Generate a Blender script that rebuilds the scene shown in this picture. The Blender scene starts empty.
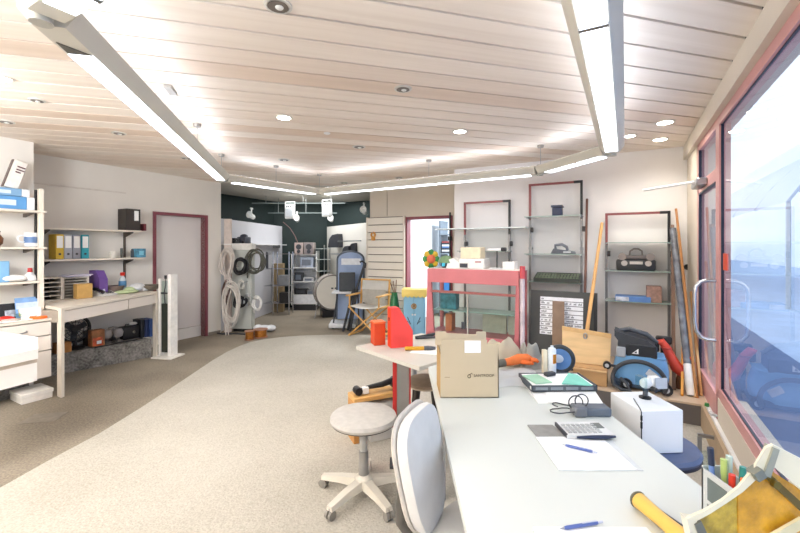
import bpy, bmesh, math, random
from mathutils import Vector, Matrix
random.seed(7)
PI = math.pi
C = bpy.context.scene.collection
H = 1.45                      # camera height
F = 400.0                     # focal length in pixels of the 800 px frame
HZ = 247.0                    # row of the horizon
TH = math.radians(29.4)       # the room is turned against the camera by this
SN, CS = math.sin(TH), math.cos(TH)
RZ = -TH                      # rotation of room-aligned things

# ---------- placing: picture readings turned into metres ----------
def G(px, py, z=0.0):
    Y = (H - z) * F / (py - HZ)
    return Vector(((px - 400) / F * Y, Y, z))
def D(px, py, Y):
    return Vector(((px - 400) / F * Y, Y, H + (HZ - py) * Y / F))
def R(r, d, z=0.0):           # room frame: r to the window side, d into depth
    return Vector((CS * r + SN * d, -SN * r + CS * d, z))
def rd(p):
    return (CS * p[0] - SN * p[1], SN * p[0] + CS * p[1])
def r_at(px, d):              # r where the column px meets the plane depth d
    k = (px - 400) / F
    return d * (CS * k - SN) / (CS + SN * k)
def y_on_r(px, r):            # Y where the column px meets the plane r
    k = (px - 400) / F
    return r / (CS * k - SN)
def PR(px, r, z=0.0):
    Y = y_on_r(px, r)
    return Vector(((px - 400) / F * Y, Y, z))
def ZA(py, Y):
    return H + (HZ - py) * Y / F

# ---------- materials ----------
def lin(h):
    h = h.lstrip('#')
    o = []
    for i in (0, 2, 4):
        c = int(h[i:i + 2], 16) / 255
        o.append(c / 12.92 if c <= 0.04045 else ((c + 0.055) / 1.055) ** 2.4)
    return tuple(o)
MATS = {}
def M(hexc, rough=0.55, metal=0.0, var=0.06, scale=18.0, bump=0.0, emit=0.0, bscale=None, stretch=None):
    key = (hexc, rough, metal, var, scale, bump, emit, stretch)
    if key in MATS: return MATS[key]
    m = bpy.data.materials.new('surface_' + hexc.strip('#')); m.use_nodes = True
    nt = m.node_tree; b = nt.nodes['Principled BSDF']
    b.inputs['Roughness'].default_value = rough; b.inputs['Metallic'].default_value = metal
    c = lin(hexc)
    tc = nt.nodes.new('ShaderNodeTexCoord')
    n = nt.nodes.new('ShaderNodeTexNoise'); n.inputs['Scale'].default_value = scale; n.inputs['Detail'].default_value = 4
    if stretch:
        mp = nt.nodes.new('ShaderNodeMapping'); mp.inputs['Scale'].default_value = stretch
        nt.links.new(tc.outputs['Object'], mp.inputs['Vector']); nt.links.new(mp.outputs['Vector'], n.inputs['Vector'])
    else:
        nt.links.new(tc.outputs['Object'], n.inputs['Vector'])
    rp = nt.nodes.new('ShaderNodeValToRGB')
    rp.color_ramp.elements[0].position = 0.3; rp.color_ramp.elements[1].position = 0.7
    rp.color_ramp.elements[0].color = tuple(max(0, x * (1 - 1.6 * var)) for x in c) + (1,)
    rp.color_ramp.elements[1].color = tuple(min(1, x * (1 + var)) for x in c) + (1,)
    nt.links.new(n.outputs['Fac'], rp.inputs['Fac']); nt.links.new(rp.outputs['Color'], b.inputs['Base Color'])
    if bump:
        n2 = nt.nodes.new('ShaderNodeTexNoise'); n2.inputs['Scale'].default_value = bscale or scale * 6
        nt.links.new(tc.outputs['Object'], n2.inputs['Vector'])
        bp = nt.nodes.new('ShaderNodeBump'); bp.inputs['Strength'].default_value = bump; bp.inputs['Distance'].default_value = 0.01
        nt.links.new(n2.outputs['Fac'], bp.inputs['Height']); nt.links.new(bp.outputs['Normal'], b.inputs['Normal'])
    if emit:
        b.inputs['Emission Color'].default_value = c + (1,); b.inputs['Emission Strength'].default_value = emit
    MATS[key] = m
    return m
def glass_mat(name, tint, ior, rough=0.0, base=0.0):
    m = bpy.data.materials.new(name); m.use_nodes = True
    nt = m.node_tree; nt.nodes.clear()
    out = nt.nodes.new('ShaderNodeOutputMaterial')
    tr = nt.nodes.new('ShaderNodeBsdfTransparent'); tr.inputs['Color'].default_value = lin(tint) + (1,)
    gl = nt.nodes.new('ShaderNodeBsdfGlossy'); gl.inputs['Roughness'].default_value = rough
    fr = nt.nodes.new('ShaderNodeFresnel'); fr.inputs['IOR'].default_value = ior
    mx = nt.nodes.new('ShaderNodeMixShader')
    ge = nt.nodes.new('ShaderNodeNewGeometry'); inv = nt.nodes.new('ShaderNodeMath'); inv.operation = 'SUBTRACT'; inv.inputs[0].default_value = 1
    mu = nt.nodes.new('ShaderNodeMath'); mu.operation = 'MULTIPLY'     # the far face of a pane only lets light out
    nt.links.new(ge.outputs['Backfacing'], inv.inputs[1]); nt.links.new(inv.outputs[0], mu.inputs[0]); nt.links.new(fr.outputs['Fac'], mu.inputs[1])
    nt.links.new(mu.outputs[0], mx.inputs['Fac']); nt.links.new(tr.outputs[0], mx.inputs[1]); nt.links.new(gl.outputs[0], mx.inputs[2])
    nt.links.new(mx.outputs[0], out.inputs['Surface'])
    return m
GLASS = glass_mat('clear_glass', '#EEF6F4', 1.45)
WGLASS = glass_mat('window_glass', '#EEF3FA', 1.55)
AMBER = M('#D99A16', 0.25, 0, 0.3, 30, 0.1)

def emission(name, hexc, s):
    m = bpy.data.materials.new(name); m.use_nodes = True
    nt = m.node_tree; nt.nodes.clear()
    o = nt.nodes.new('ShaderNodeOutputMaterial'); e = nt.nodes.new('ShaderNodeEmission')
    e.inputs['Color'].default_value = lin(hexc) + (1,); e.inputs['Strength'].default_value = s
    nt.links.new(e.outputs[0], o.inputs['Surface'])
    return m

# ---------- mesh builder ----------
class MB:
    def __init__(s): s.bm = bmesh.new()
    def _new(s, fn):
        nv = len(s.bm.verts); fn(); s.bm.verts.ensure_lookup_table()
        return s.bm.verts[nv:]
    def box(s, c, size, bev=0.0, rot=None, seg=1):
        M4 = Matrix.Translation(Vector(c)) @ (rot.to_4x4() if rot else Matrix()) @ Matrix.Diagonal((size[0], size[1], size[2], 1))
        r = bmesh.ops.create_cube(s.bm, size=1.0, matrix=M4)
        if bev:
            ed = list({e for v in r['verts'] for e in v.link_edges})
            bmesh.ops.bevel(s.bm, geom=ed, offset=min(bev, min(size) * 0.45), segments=seg, affect='EDGES', profile=0.5)
        return s
    def bb(s, a, b, bev=0.0, seg=1):     # box from corner to corner
        return s.box([(a[i] + b[i]) / 2 for i in range(3)], [abs(b[i] - a[i]) for i in range(3)], bev, None, seg)
    def cyl(s, p, q, r, r2=None, n=16, cap=True):
        p, q = Vector(p), Vector(q); ax = q - p
        M4 = Matrix.Translation((p + q) / 2) @ ax.to_track_quat('Z', 'Y').to_matrix().to_4x4()
        bmesh.ops.create_cone(s.bm, cap_ends=cap, segments=n, radius1=r, radius2=r if r2 is None else r2, depth=ax.length, matrix=M4)
        return s
    def ball(s, c, r, sc=(1, 1, 1), n=14, rot=None):
        M4 = Matrix.Translation(Vector(c)) @ (rot.to_4x4() if rot else Matrix()) @ Matrix.Diagonal((sc[0], sc[1], sc[2], 1))
        bmesh.ops.create_uvsphere(s.bm, u_segments=n, v_segments=max(6, n * 2 // 3), radius=r, matrix=M4)
        return s
    def tube(s, pts, r, n=8, closed=False, cap=True):
        pts = [Vector(p) for p in pts]; k = len(pts)
        rs = r if isinstance(r, (list, tuple)) else [r] * k
        rings = []; prev = None
        for i in range(k):
            if closed: t = pts[(i + 1) % k] - pts[(i - 1) % k]
            else: t = pts[min(i + 1, k - 1)] - pts[max(i - 1, 0)]
            t.normalize()
            if prev is None:
                a = Vector((0, 0, 1)) if abs(t.z) < 0.9 else Vector((1, 0, 0))
                u = t.cross(a).normalized()
            else:
                u = (prev - t * prev.dot(t)).normalized()
            prev = u; w = t.cross(u)
            rings.append([s.bm.verts.new(pts[i] + (u * math.cos(2 * PI * j / n) + w * math.sin(2 * PI * j / n)) * rs[i]) for j in range(n)])
        for i in range(k if closed else k - 1):
            A, B = rings[i], rings[(i + 1) % k]
            for j in range(n):
                s.bm.faces.new((A[j], A[(j + 1) % n], B[(j + 1) % n], B[j]))
        if not closed and cap:
            s.bm.faces.new(rings[0][::-1]); s.bm.faces.new(rings[-1])
        return s
    def torus(s, c, R_, r, axis='Z', n=28, m=8, sc=(1, 1)):
        c = Vector(c); pts = []
        for i in range(n):
            a = 2 * PI * i / n; x, y = R_ * sc[0] * math.cos(a), R_ * sc[1] * math.sin(a)
            pts.append(c + (Vector((x, y, 0)) if axis == 'Z' else Vector((x, 0, y)) if axis == 'Y' else Vector((0, x, y))))
        return s.tube(pts, r, m, True)
    def lathe(s, prof, c=(0, 0, 0), n=24, rot=None):
        c = Vector(c); rings = []
        for (r, z) in prof:
            ring = []
            for j in range(n):
                v = Vector((r * math.cos(2 * PI * j / n), r * math.sin(2 * PI * j / n), z))
                if rot: v = rot @ v
                ring.append(s.bm.verts.new(c + v))
            rings.append(ring)
        for i in range(len(rings) - 1):
            A, B = rings[i], rings[i + 1]
            for j in range(n): s.bm.faces.new((A[j], A[(j + 1) % n], B[(j + 1) % n], B[j]))
        s.bm.faces.new(rings[0][::-1]); s.bm.faces.new(rings[-1])
        return s
    def prism(s, poly, vec):             # polygon of 3-D points pushed along vec
        vec = Vector(vec); a = [s.bm.verts.new(Vector(p)) for p in poly]; b = [s.bm.verts.new(Vector(p) + vec) for p in poly]
        k = len(a)
        s.bm.faces.new(a[::-1]); s.bm.faces.new(b)
        for i in range(k): s.bm.faces.new((a[i], a[(i + 1) % k], b[(i + 1) % k], b[i]))
        return s
    def sheet(s, fn, nu, nv, th=0.0):    # a grid surface fn(u,v) with thickness
        g = [[s.bm.verts.new(Vector(fn(i / nu, j / nv))) for j in range(nv + 1)] for i in range(nu + 1)]
        fs = [s.bm.faces.new((g[i][j], g[i + 1][j], g[i + 1][j + 1], g[i][j + 1])) for i in range(nu) for j in range(nv)]
        if th: bmesh.ops.solidify(s.bm, geom=fs, thickness=th)
        return s
    def build(s, name, mat, parent=None, smooth=True, **props):
        bmesh.ops.recalc_face_normals(s.bm, faces=s.bm.faces)
        me = bpy.data.meshes.new(name); s.bm.to_mesh(me); s.bm.free()
        if smooth and len(me.polygons):
            me.polygons.foreach_set('use_smooth', [True] * len(me.polygons)); me.set_sharp_from_angle(angle=math.radians(38))
        me.materials.append(mat)
        o = bpy.data.objects.new(name, me); C.objects.link(o)
        if parent: o.parent = parent
        for k, v in props.items(): o[k] = v
        return o
def T(name, label, cat, loc, rz=0.0, group=None):
    o = bpy.data.objects.new(name, None); C.objects.link(o); o.empty_display_size = 0.05
    o.location = loc; o.rotation_euler = (0, 0, rz); o['label'] = label; o['category'] = cat
    if group: o['group'] = group
    return o
def S(name, label, cat, loc, rz, mb, mat, group=None):
    o = mb.build(name, mat); o.location = loc; o.rotation_euler = (0, 0, rz); o['label'] = label; o['category'] = cat
    if group: o['group'] = group
    return o
def ST(name, mb, mat, parent=None):
    o = mb.build(name, mat, parent)
    if not parent: o['kind'] = 'structure'
    return o
def text(body, size, mat, parent, loc, rot, name='printed_lettering', ext=0.0005):
    cu = bpy.data.curves.new(name, 'FONT'); cu.body = body; cu.size = size; cu.extrude = ext
    cu.align_x = 'CENTER'; cu.align_y = 'CENTER'
    tmp = bpy.data.objects.new(name + '_t', cu); C.objects.link(tmp)
    dg = bpy.context.evaluated_depsgraph_get(); me = bpy.data.meshes.new_from_object(tmp.evaluated_get(dg))
    bpy.data.objects.remove(tmp); me.name = name; me.materials.clear(); me.materials.append(mat)
    o = bpy.data.objects.new(name, me); C.objects.link(o); o.parent = parent; o.location = loc; o.rotation_euler = rot
    return o
def rbox(mb, r0, r1, d0, d1, z0, z1, bev=0.0):    # a box in room coordinates, world mesh
    c = R((r0 + r1) / 2, (d0 + d1) / 2, (z0 + z1) / 2)
    return mb.box(c, (abs(r1 - r0), abs(d1 - d0), abs(z1 - z0)), bev, Matrix.Rotation(RZ, 3, 'Z'))

# ---------- shared materials ----------
WALL = M('#E9E3DA', 0.8, 0, 0.015, 3, 0.03, bscale=160)
WALLB = M('#EFEBE8', 0.8, 0, 0.012, 3, 0.03, bscale=160)
WALLC = M('#DDD3C4', 0.8, 0, 0.015, 3, 0.03, bscale=160)
DRED = M('#8A4852', 0.45, 0, 0.05, 6)
PINK = M('#B5656C', 0.4, 0, 0.06, 6)
CABP = M('#C9747A', 0.4, 0, 0.06, 5)
CREAM = M('#E6DCCD', 0.5, 0, 0.02, 4)
BLACK = M('#1D1D20', 0.45, 0, 0.1, 14)
DGREY = M('#3E4046', 0.5, 0, 0.08, 14)
MGREY = M('#8E9093', 0.5, 0, 0.06, 14)
LGREY = M('#C9CACB', 0.5, 0, 0.04, 14)
WHITE = M('#F1F0EE', 0.45, 0, 0.015, 10)
PAPER = M('#F6F5F2', 0.7, 0, 0.02, 10)
CHROME = M('#C8C9CC', 0.18, 1.0, 0.04, 10)
STEEL = M('#A9ABAE', 0.35, 1.0, 0.06, 14)
CARD = M('#C2A67C', 0.75, 0, 0.06, 8)
WOOD = M('#D8A765', 0.5, 0, 0.14, 6, 0, stretch=(1, 1, 8))
PALEWOOD = M('#E3C08F', 0.5, 0, 0.12, 5, 0, stretch=(6, 6, 1))
DWOOD = M('#7B4A26', 0.5, 0, 0.15, 6)
BLUE = M('#3D6FB5', 0.45, 0, 0.06, 10)
LBLUE = M('#7FB0D6', 0.45, 0, 0.06, 10)
NAVY = M('#3C4A68', 0.5, 0, 0.06, 10)
RED = M('#CF2A1C', 0.4, 0, 0.06, 10)
ORANGE = M('#EE6A1D', 0.55, 0, 0.1, 14)
YELLOW = M('#DDB62E', 0.45, 0, 0.06, 10)
TEAL = M('#2A9AA8', 0.45, 0, 0.06, 10)
GREEN = M('#3D8F4A', 0.5, 0, 0.1, 12)
PURPLE = M('#6A4A93', 0.5, 0, 0.06, 10)
FABRIC = M('#C2BEB8', 0.9, 0, 0.05, 30, 0.25, bscale=500)
CPLASTIC = M('#D5CEC0', 0.45, 0, 0.03, 10)

# =====================================================================
# SETTING
# =====================================================================
def carpet(hexa, hexb, sc1, sc2, name, bump=0.6):
    m = bpy.data.materials.new(name); m.use_nodes = True; nt = m.node_tree; b = nt.nodes['Principled BSDF']
    b.inputs['Roughness'].default_value = 0.95; b.inputs['Specular IOR Level'].default_value = 0.15
    tc = nt.nodes.new('ShaderNodeTexCoord')
    n1 = nt.nodes.new('ShaderNodeTexNoise'); n1.inputs['Scale'].default_value = sc1; n1.inputs['Detail'].default_value = 5
    n2 = nt.nodes.new('ShaderNodeTexNoise'); n2.inputs['Scale'].default_value = sc2; n2.inputs['Detail'].default_value = 3
    for n in (n1, n2): nt.links.new(tc.outputs['Object'], n.inputs['Vector'])
    mx = nt.nodes.new('ShaderNodeMath'); mx.operation = 'MULTIPLY_ADD'; mx.inputs[1].default_value = 0.45
    nt.links.new(n1.outputs['Fac'], mx.inputs[0])
    m2 = nt.nodes.new('ShaderNodeMath'); m2.operation = 'MULTIPLY'; m2.inputs[1].default_value = 0.55
    nt.links.new(n2.outputs['Fac'], m2.inputs[0]); nt.links.new(m2.outputs[0], mx.inputs[2])
    rp = nt.nodes.new('ShaderNodeValToRGB'); rp.color_ramp.elements[0].position = 0.36; rp.color_ramp.elements[1].position = 0.62
    rp.color_ramp.elements[0].color = lin(hexa) + (1,); rp.color_ramp.elements[1].color = lin(hexb) + (1,)
    nt.links.new(mx.outputs[0], rp.inputs['Fac']); nt.links.new(rp.outputs['Color'], b.inputs['Base Color'])
    bp = nt.nodes.new('ShaderNodeBump'); bp.inputs['Strength'].default_value = bump; bp.inputs['Distance'].default_value = 0.008
    nt.links.new(n2.outputs['Fac'], bp.inputs['Height']); nt.links.new(bp.outputs['Normal'], b.inputs['Normal'])
    return m
GREYCARPET = carpet('#7A7165', '#A09584', 1.3, 70, 'worn_grey_carpet')
BEIGECARPET = carpet('#AAA497', '#C7C1B5', 0.9, 95, 'beige_carpet')
PLINTHCARPET = carpet('#5F5C58', '#9A9690', 9, 45, 'grey_carpet_lining')

mb = MB(); mb.bb((-12, -3, -0.12), (7.5, 16, 0)); rbx = mb
# the floor stops at the shop window: cut by building it in room coordinates instead
mb.bm.free(); mb = MB(); rbox(mb, -9.5, 0.75, -2.5, 13, -0.12, 0.0); ST('floor', mb, GREYCARPET)
edge = [(-2.38, -1.0), (-2.40, 2.4), (-2.38, 2.7), (-2.33, 3.1), (-2.33, 3.6), (-2.355, 4.36), (-2.39, 5.1), (-2.385, 5.5), (-2.34, 5.86), (-2.27, 6.08), (-2.13, 6.26), (-1.9, 6.42), (-1.63, 6.52), (-1.15, 6.59), (-0.6, 6.58), (0.0, 6.35), (0.7, 5.35), (2.2, 4.2), (2.55, 3.2), (0.55, -0.6), (0.3, -1.0)]
ST('floor_inlay', MB().prism([(x, y, 0.0005) for x, y in edge], (0, 0, 0.005)), BEIGECARPET)

# ceiling: slats lie at 45 degrees to the walls
CZ = 2.53
SA = TH + PI / 4
sdir = Vector((math.sin(SA), math.cos(SA), 0)); snor = Vector((-math.cos(SA), math.sin(SA), 0))
SLAT, PH = 0.208, 0.055
def clip(poly, fn):           # keep the side where fn(p) <= 0
    out = []
    for i in range(len(poly)):
        a, b = poly[i], poly[(i + 1) % len(poly)]; fa, fb = fn(a), fn(b)
        if fa <= 0: out.append(a)
        if (fa < 0) != (fb < 0) and fa != fb: out.append(a + (b - a) * (fa / (fa - fb)))
    return out
C1 = R(-5.95, 4.385); W2L = R(-4.0, 6.0)
og = (W2L - C1).normalized(); on = Vector((-og.y, og.x, 0))
if on.y < 0: on = -on
def slat_poly(n0, n1):
    p = [snor * n0 + sdir * -9 , snor * n1 + sdir * -9, snor * n1 + sdir * 9, snor * n0 + sdir * 9]
    for fn in (lambda q: rd(q)[0] - 0.543, lambda q: -6.0 - rd(q)[0], lambda q: rd(q)[1] - 6.1, lambda q: -2.3 - rd(q)[1], lambda q: (q - C1).dot(on)):
        if len(p) > 2: p = clip(p, fn)
    return p
slats = MB()
for i in range(-20, 36):
    p = slat_poly(i * SLAT + PH + 0.009, (i + 1) * SLAT + PH - 0.009)
    if len(p) > 2: slats.prism([(q.x, q.y, CZ) for q in p], (0, 0, 0.018))
def slat_material():
    m = bpy.data.materials.new('pale_wood_ceiling_slats'); m.use_nodes = True; nt = m.node_tree; b = nt.nodes['Principled BSDF']
    b.inputs['Roughness'].default_value = 0.5
    tc = nt.nodes.new('ShaderNodeTexCoord'); sp = nt.nodes.new('ShaderNodeSeparateXYZ')
    mp = nt.nodes.new('ShaderNodeMapping'); mp.vector_type = 'POINT'; mp.inputs['Rotation'].default_value = (0, 0, -(PI / 2 - SA))
    nt.links.new(tc.outputs['Object'], mp.inputs['Vector']); nt.links.new(mp.outputs['Vector'], sp.inputs['Vector'])
    a = nt.nodes.new('ShaderNodeMath'); a.operation = 'SUBTRACT'; a.inputs[1].default_value = PH
    d = nt.nodes.new('ShaderNodeMath'); d.operation = 'DIVIDE'; d.inputs[1].default_value = SLAT
    f = nt.nodes.new('ShaderNodeMath'); f.operation = 'FLOOR'
    nt.links.new(sp.outputs['Y'], a.inputs[0]); nt.links.new(a.outputs[0], d.inputs[0]); nt.links.new(d.outputs[0], f.inputs[0])
    w = nt.nodes.new('ShaderNodeTexWhiteNoise'); w.noise_dimensions = '1D'; nt.links.new(f.outputs[0], w.inputs['W'])
    mp2 = nt.nodes.new('ShaderNodeMapping'); mp2.inputs['Scale'].default_value = (0.5, 14, 1)
    n = nt.nodes.new('ShaderNodeTexNoise'); n.inputs['Scale'].default_value = 1.2; n.inputs['Detail'].default_value = 4
    nt.links.new(mp.outputs['Vector'], mp2.inputs['Vector']); nt.links.new(mp2.outputs['Vector'], n.inputs['Vector'])
    r1 = nt.nodes.new('ShaderNodeValToRGB'); r1.color_ramp.elements[0].color = lin('#E4CFBC') + (1,); r1.color_ramp.elements[1].color = lin('#F4E8DB') + (1,)
    r1.color_ramp.elements[0].position = 0.0; r1.color_ramp.elements[1].position = 0.55
    nt.links.new(w.outputs['Value'], r1.inputs['Fac'])
    r2 = nt.nodes.new('ShaderNodeValToRGB'); r2.color_ramp.elements[0].color = (0.86, 0.83, 0.8, 1); r2.color_ramp.elements[1].color = (1, 1, 1, 1)
    r2.color_ramp.elements[0].position = 0.35; r2.color_ramp.elements[1].position = 0.6
    nt.links.new(n.outputs['Fac'], r2.inputs['Fac'])
    mx = nt.nodes.new('ShaderNodeMixRGB'); mx.blend_type = 'MULTIPLY'; mx.inputs['Fac'].default_value = 0.5
    nt.links.new(r1.outputs['Color'], mx.inputs[1]); nt.links.new(r2.outputs['Color'], mx.inputs[2]); nt.links.new(mx.outputs['Color'], b.inputs['Base Color'])
    return m
ST('ceiling', slats, slat_material())
mb = MB(); rbox(mb, -6.2, 0.75, -2.4, 6.2, CZ + 0.03, CZ + 0.08); ST('ceiling_backing', mb, M('#33271F', 0.9))
# ceiling of the recess beyond the opening
pa = [C1, W2L, R(-3.7, 6.2), R(-3.7, 9.8), R(-9.4, 11.0), R(-9.4, 4.2), R(-6.0, 4.2)]
ST('ceiling_alcove', MB().prism([(p.x, p.y, CZ) for p in pa], (0, 0, 0.025)), M('#CFC8BC', 0.8, 0, 0.02, 3))

# left wall with the doorway, its projecting front part
DO0, DO1, DH = 3.326, 4.105, 1.935
mb = MB()
rbox(mb, -6.1, -5.95, 1.5, DO0, 0, CZ); rbox(mb, -6.1, -5.95, DO1, 4.385, 0, CZ); rbox(mb, -6.1, -5.95, DO0, DO1, DH, CZ)
rbox(mb, -6.1, -5.95, 4.385, 4.40, 0, CZ)
ST('wall_left', mb, WALL)
mb = MB(); rbox(mb, -5.5, -5.32, -2.3, 1.74, 0, CZ); rbox(mb, -5.95, -5.5, 1.64, 1.74, 0, CZ); ST('wall_left_front', mb, WALL)
mb = MB(); rbox(mb, -5.952, -5.94, 1.75, DO0 - 0.06, 0, 0.05); rbox(mb, -5.952, -5.94, DO1 + 0.06, 4.385, 0, 0.05); ST('baseboard_left', mb, M('#8E857A', 0.6))
# door 1: recessed white leaf in a dark red frame
mb = MB()
rbox(mb, -6.1, -5.935, DO0 - 0.045, DO0, 0, DH + 0.03); rbox(mb, -6.1, -5.935, DO1, DO1 + 0.045, 0, DH + 0.03); rbox(mb, -6.1, -5.935, DO0, DO1, DH - 0.01, DH + 0.03)
d1 = ST('door_1', mb, DRED)
mb = MB(); rbox(mb, -6.095, -6.06, DO0, DO1, 0.175, DH - 0.01); ST('door_leaf', mb, M('#E4DEDA', 0.5, 0, 0.01, 3), d1)
mb = MB(); rbox(mb, -6.092, -6.055, DO0, DO1, 0.0, 0.165); ST('kick_panel', mb, M('#EAE5DE', 0.5, 0, 0.01, 3), d1)

# back wall on the window side
mb = MB(); rbox(mb, -2.08, 0.75, 5.24, 5.40, 0, CZ); rbox(mb, -2.08, -1.93, 5.40, 6.12, 0, CZ); ST('wall_back', mb, WALLB)
# wall with the second doorway
DR0, DR1 = r_at(406, 6.0), r_at(451.5, 6.0)
mb = MB(); rbox(mb, -4.0, DR0, 6.0, 6.12, 0, CZ); rbox(mb, DR1, -1.95, 6.0, 6.12, 0, CZ); rbox(mb, DR0, DR1, 6.0, 6.12, DH, CZ)
ST('wall_center', mb, WALLC)
mb = MB()
rbox(mb, DR0 - 0.03, DR0 + 0.03, 5.985, 6.12, 0, DH + 0.02); rbox(mb, DR1 - 0.02, DR1 + 0.02, 5.985, 6.12, 0, DH + 0.02); rbox(mb, DR0, DR1, 5.985, 6.12, DH - 0.02, DH + 0.025)
d2 = ST('door_2', mb, DRED)
# room behind the second doorway
mb = MB(); rbox(mb, -3.7, 0.5, 8.6, 8.7, 0, CZ); rbox(mb, -3.7, -3.6, 6.12, 8.6, 0, CZ); rbox(mb, 0.4, 0.5, 6.12, 8.6, 0, CZ)
ST('wall_back_room', mb, M('#DCE3EA', 0.8, 0, 0.01, 3))
mb = MB(); rbox(mb, -3.7, 0.5, 6.12, 8.7, CZ, CZ + 0.03); ST('ceiling_back_room', mb, M('#E8E8E6', 0.8))

# recess: dark green walls
pl = [(-4.55, 6.2), (-4.2, 6.95), (-3.62, 8.1), (-3.0, 9.5), (-1.8, 9.85), (-0.72, 9.3), (-0.2, 8.3), (-0.1, 7.1)]
mb = MB()
for a, b in zip(pl, pl[1:]):
    a, b = Vector(a + (0,)), Vector(b + (0,)); t = (b - a).normalized(); nrm = Vector((-t.y, t.x, 0))
    mb.prism([a, b + t * 0.03, b + t * 0.03 + nrm * 0.1, a + nrm * 0.1], (0, 0, CZ))
ST('wall_alcove', mb, M('#1C2C2A', 0.7, 0, 0.1, 5))

# closing wall behind the camera
mb = MB(); rbox(mb, -5.6, 0.75, -2.45, -2.3, 0, CZ); ST('wall_front', mb, WALL)
# window side: sill wall, ledge, head, door, large pane
WR = 0.577
mb = MB(); rbox(mb, WR, WR + 0.16, -2.3, 3.62, 0, 0.37); rbox(mb, WR, WR + 0.16, 4.575, 5.40, 0, CZ); rbox(mb, 0.543, WR + 0.16, -2.3, 5.24, 2.385, CZ)
rbox(mb, WR, WR + 0.16, 3.62, 4.575, 0, 0.19)
ST('wall_right', mb, M('#DED3C3', 0.7, 0, 0.02, 3))
mb = MB(); rbox(mb, 0.53, WR, -2.3, 4.0, 0, 0.186); ST('trim_1', mb, M('#B9A184', 0.7, 0, 0.05, 8))
mb = MB(); rbox(mb, 0.553, WR - 0.001, -2.3, 3.95, 0.186, 0.205); ST('trim_2', mb, WHITE)
# display platform in the corner
mb = MB(); rbox(mb, -0.90, WR, 4.0, 5.24, 0.0, 0.17); plat = ST('trim_3', mb, M('#6B6460', 0.8, 0, 0.06, 8))
mb = MB(); rbox(mb, -0.91, WR, 3.985, 5.24, 0.17, 0.187); ST('platform_top', mb, M('#C9B196', 0.7, 0, 0.05, 6), plat)

PF = M('#DBA09C', 0.4, 0, 0.05, 5)
wf = MB()
rbox(wf, WR + 0.004, WR + 0.07, -2.3, 3.66, 0.37, 0.442); rbox(wf, WR + 0.004, WR + 0.07, -2.3, 3.66, 2.322, 2.386); rbox(wf, WR + 0.004, WR + 0.07, 3.595, 3.69, 0.37, 2.386)
w1 = ST('window_1', wf, PF)
gk = MB(); rbox(gk, WR + 0.014, WR + 0.03, 3.58, 3.597, 0.43, 2.33); rbox(gk, WR + 0.016, WR + 0.03, -2.3, 3.59, 0.438, 0.449); rbox(gk, WR + 0.018, WR + 0.03, -2.3, 3.59, 2.316, 2.323)
ST('window_seal', gk, M('#1B2036', 0.4), w1)
g = MB(); rbox(g, WR + 0.022, WR + 0.028, -2.3, 3.58, 0.44, 2.32); ST('window_glass', g, WGLASS, w1)
st_ = MB(); ss = PR(725, WR + 0.018, 1.33); c = rd(ss)
rbox(st_, WR + 0.016, WR + 0.0215, c[1] - 0.06, c[1] + 0.05, 1.29, 1.405); ST('window_sticker', st_, M('#E2502B', 0.5), w1)
# shop door
df = MB()
rbox(df, WR + 0.004, WR + 0.07, 3.69, 4.575, 0.19, 0.36); rbox(df, WR + 0.004, WR + 0.07, 4.48, 4.575, 0.19, 2.386); rbox(df, WR + 0.004, WR + 0.07, 3.69, 4.575, 2.322, 2.386); rbox(df, WR + 0.004, WR + 0.07, 3.69, 4.575, 1.93, 2.03); rbox(df, WR + 0.004, WR + 0.07, 3.69, 3.72, 0.19, 2.386)
dr = ST('door_3', df, PF)
g = MB(); rbox(g, WR + 0.02, WR + 0.026, 3.72, 4.48, 0.36, 1.93); rbox(g, WR + 0.02, WR + 0.026, 3.72, 4.48, 2.03, 2.322); ST('door_glass', g, WGLASS, dr)
gk = MB(); rbox(gk, WR, WR + 0.02, 4.462, 4.482, 0.36, 1.93); rbox(gk, WR, WR + 0.02, 4.462, 4.482, 2.03, 2.322); rbox(gk, WR, WR + 0.02, 3.72, 4.48, 1.92, 1.934); ST('door_seal', gk, M('#1B2036', 0.4), dr)
hz0, hz1 = 1.205, 0.775
pts = []
for (o_, z) in [(-0.01, hz0), (-0.06, hz0), (-0.10, hz0 - 0.01), (-0.128, hz0 - 0.045), (-0.135, hz0 - 0.10), (-0.135, hz1 + 0.12), (-0.125, hz1 + 0.055), (-0.095, hz1 + 0.012), (-0.06, hz1), (-0.01, hz1)]:
    pts.append(R(WR + 0.004 + o_, 3.64, z))
ST('door_handle', MB().tube(pts, 0.014, 12), CHROME, dr)
mb = MB(); rbox(mb, WR - 0.07, WR + 0.004, 4.05, 4.35, 1.955, 2.02, 0.008); cl = ST('door_closer', mb, STEEL, dr)
ST('closer_arm', MB().cyl(R(WR - 0.05, 4.2, 2.005), R(WR - 0.42, 4.62, 2.01), 0.012, n=8), WHITE, cl)

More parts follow.
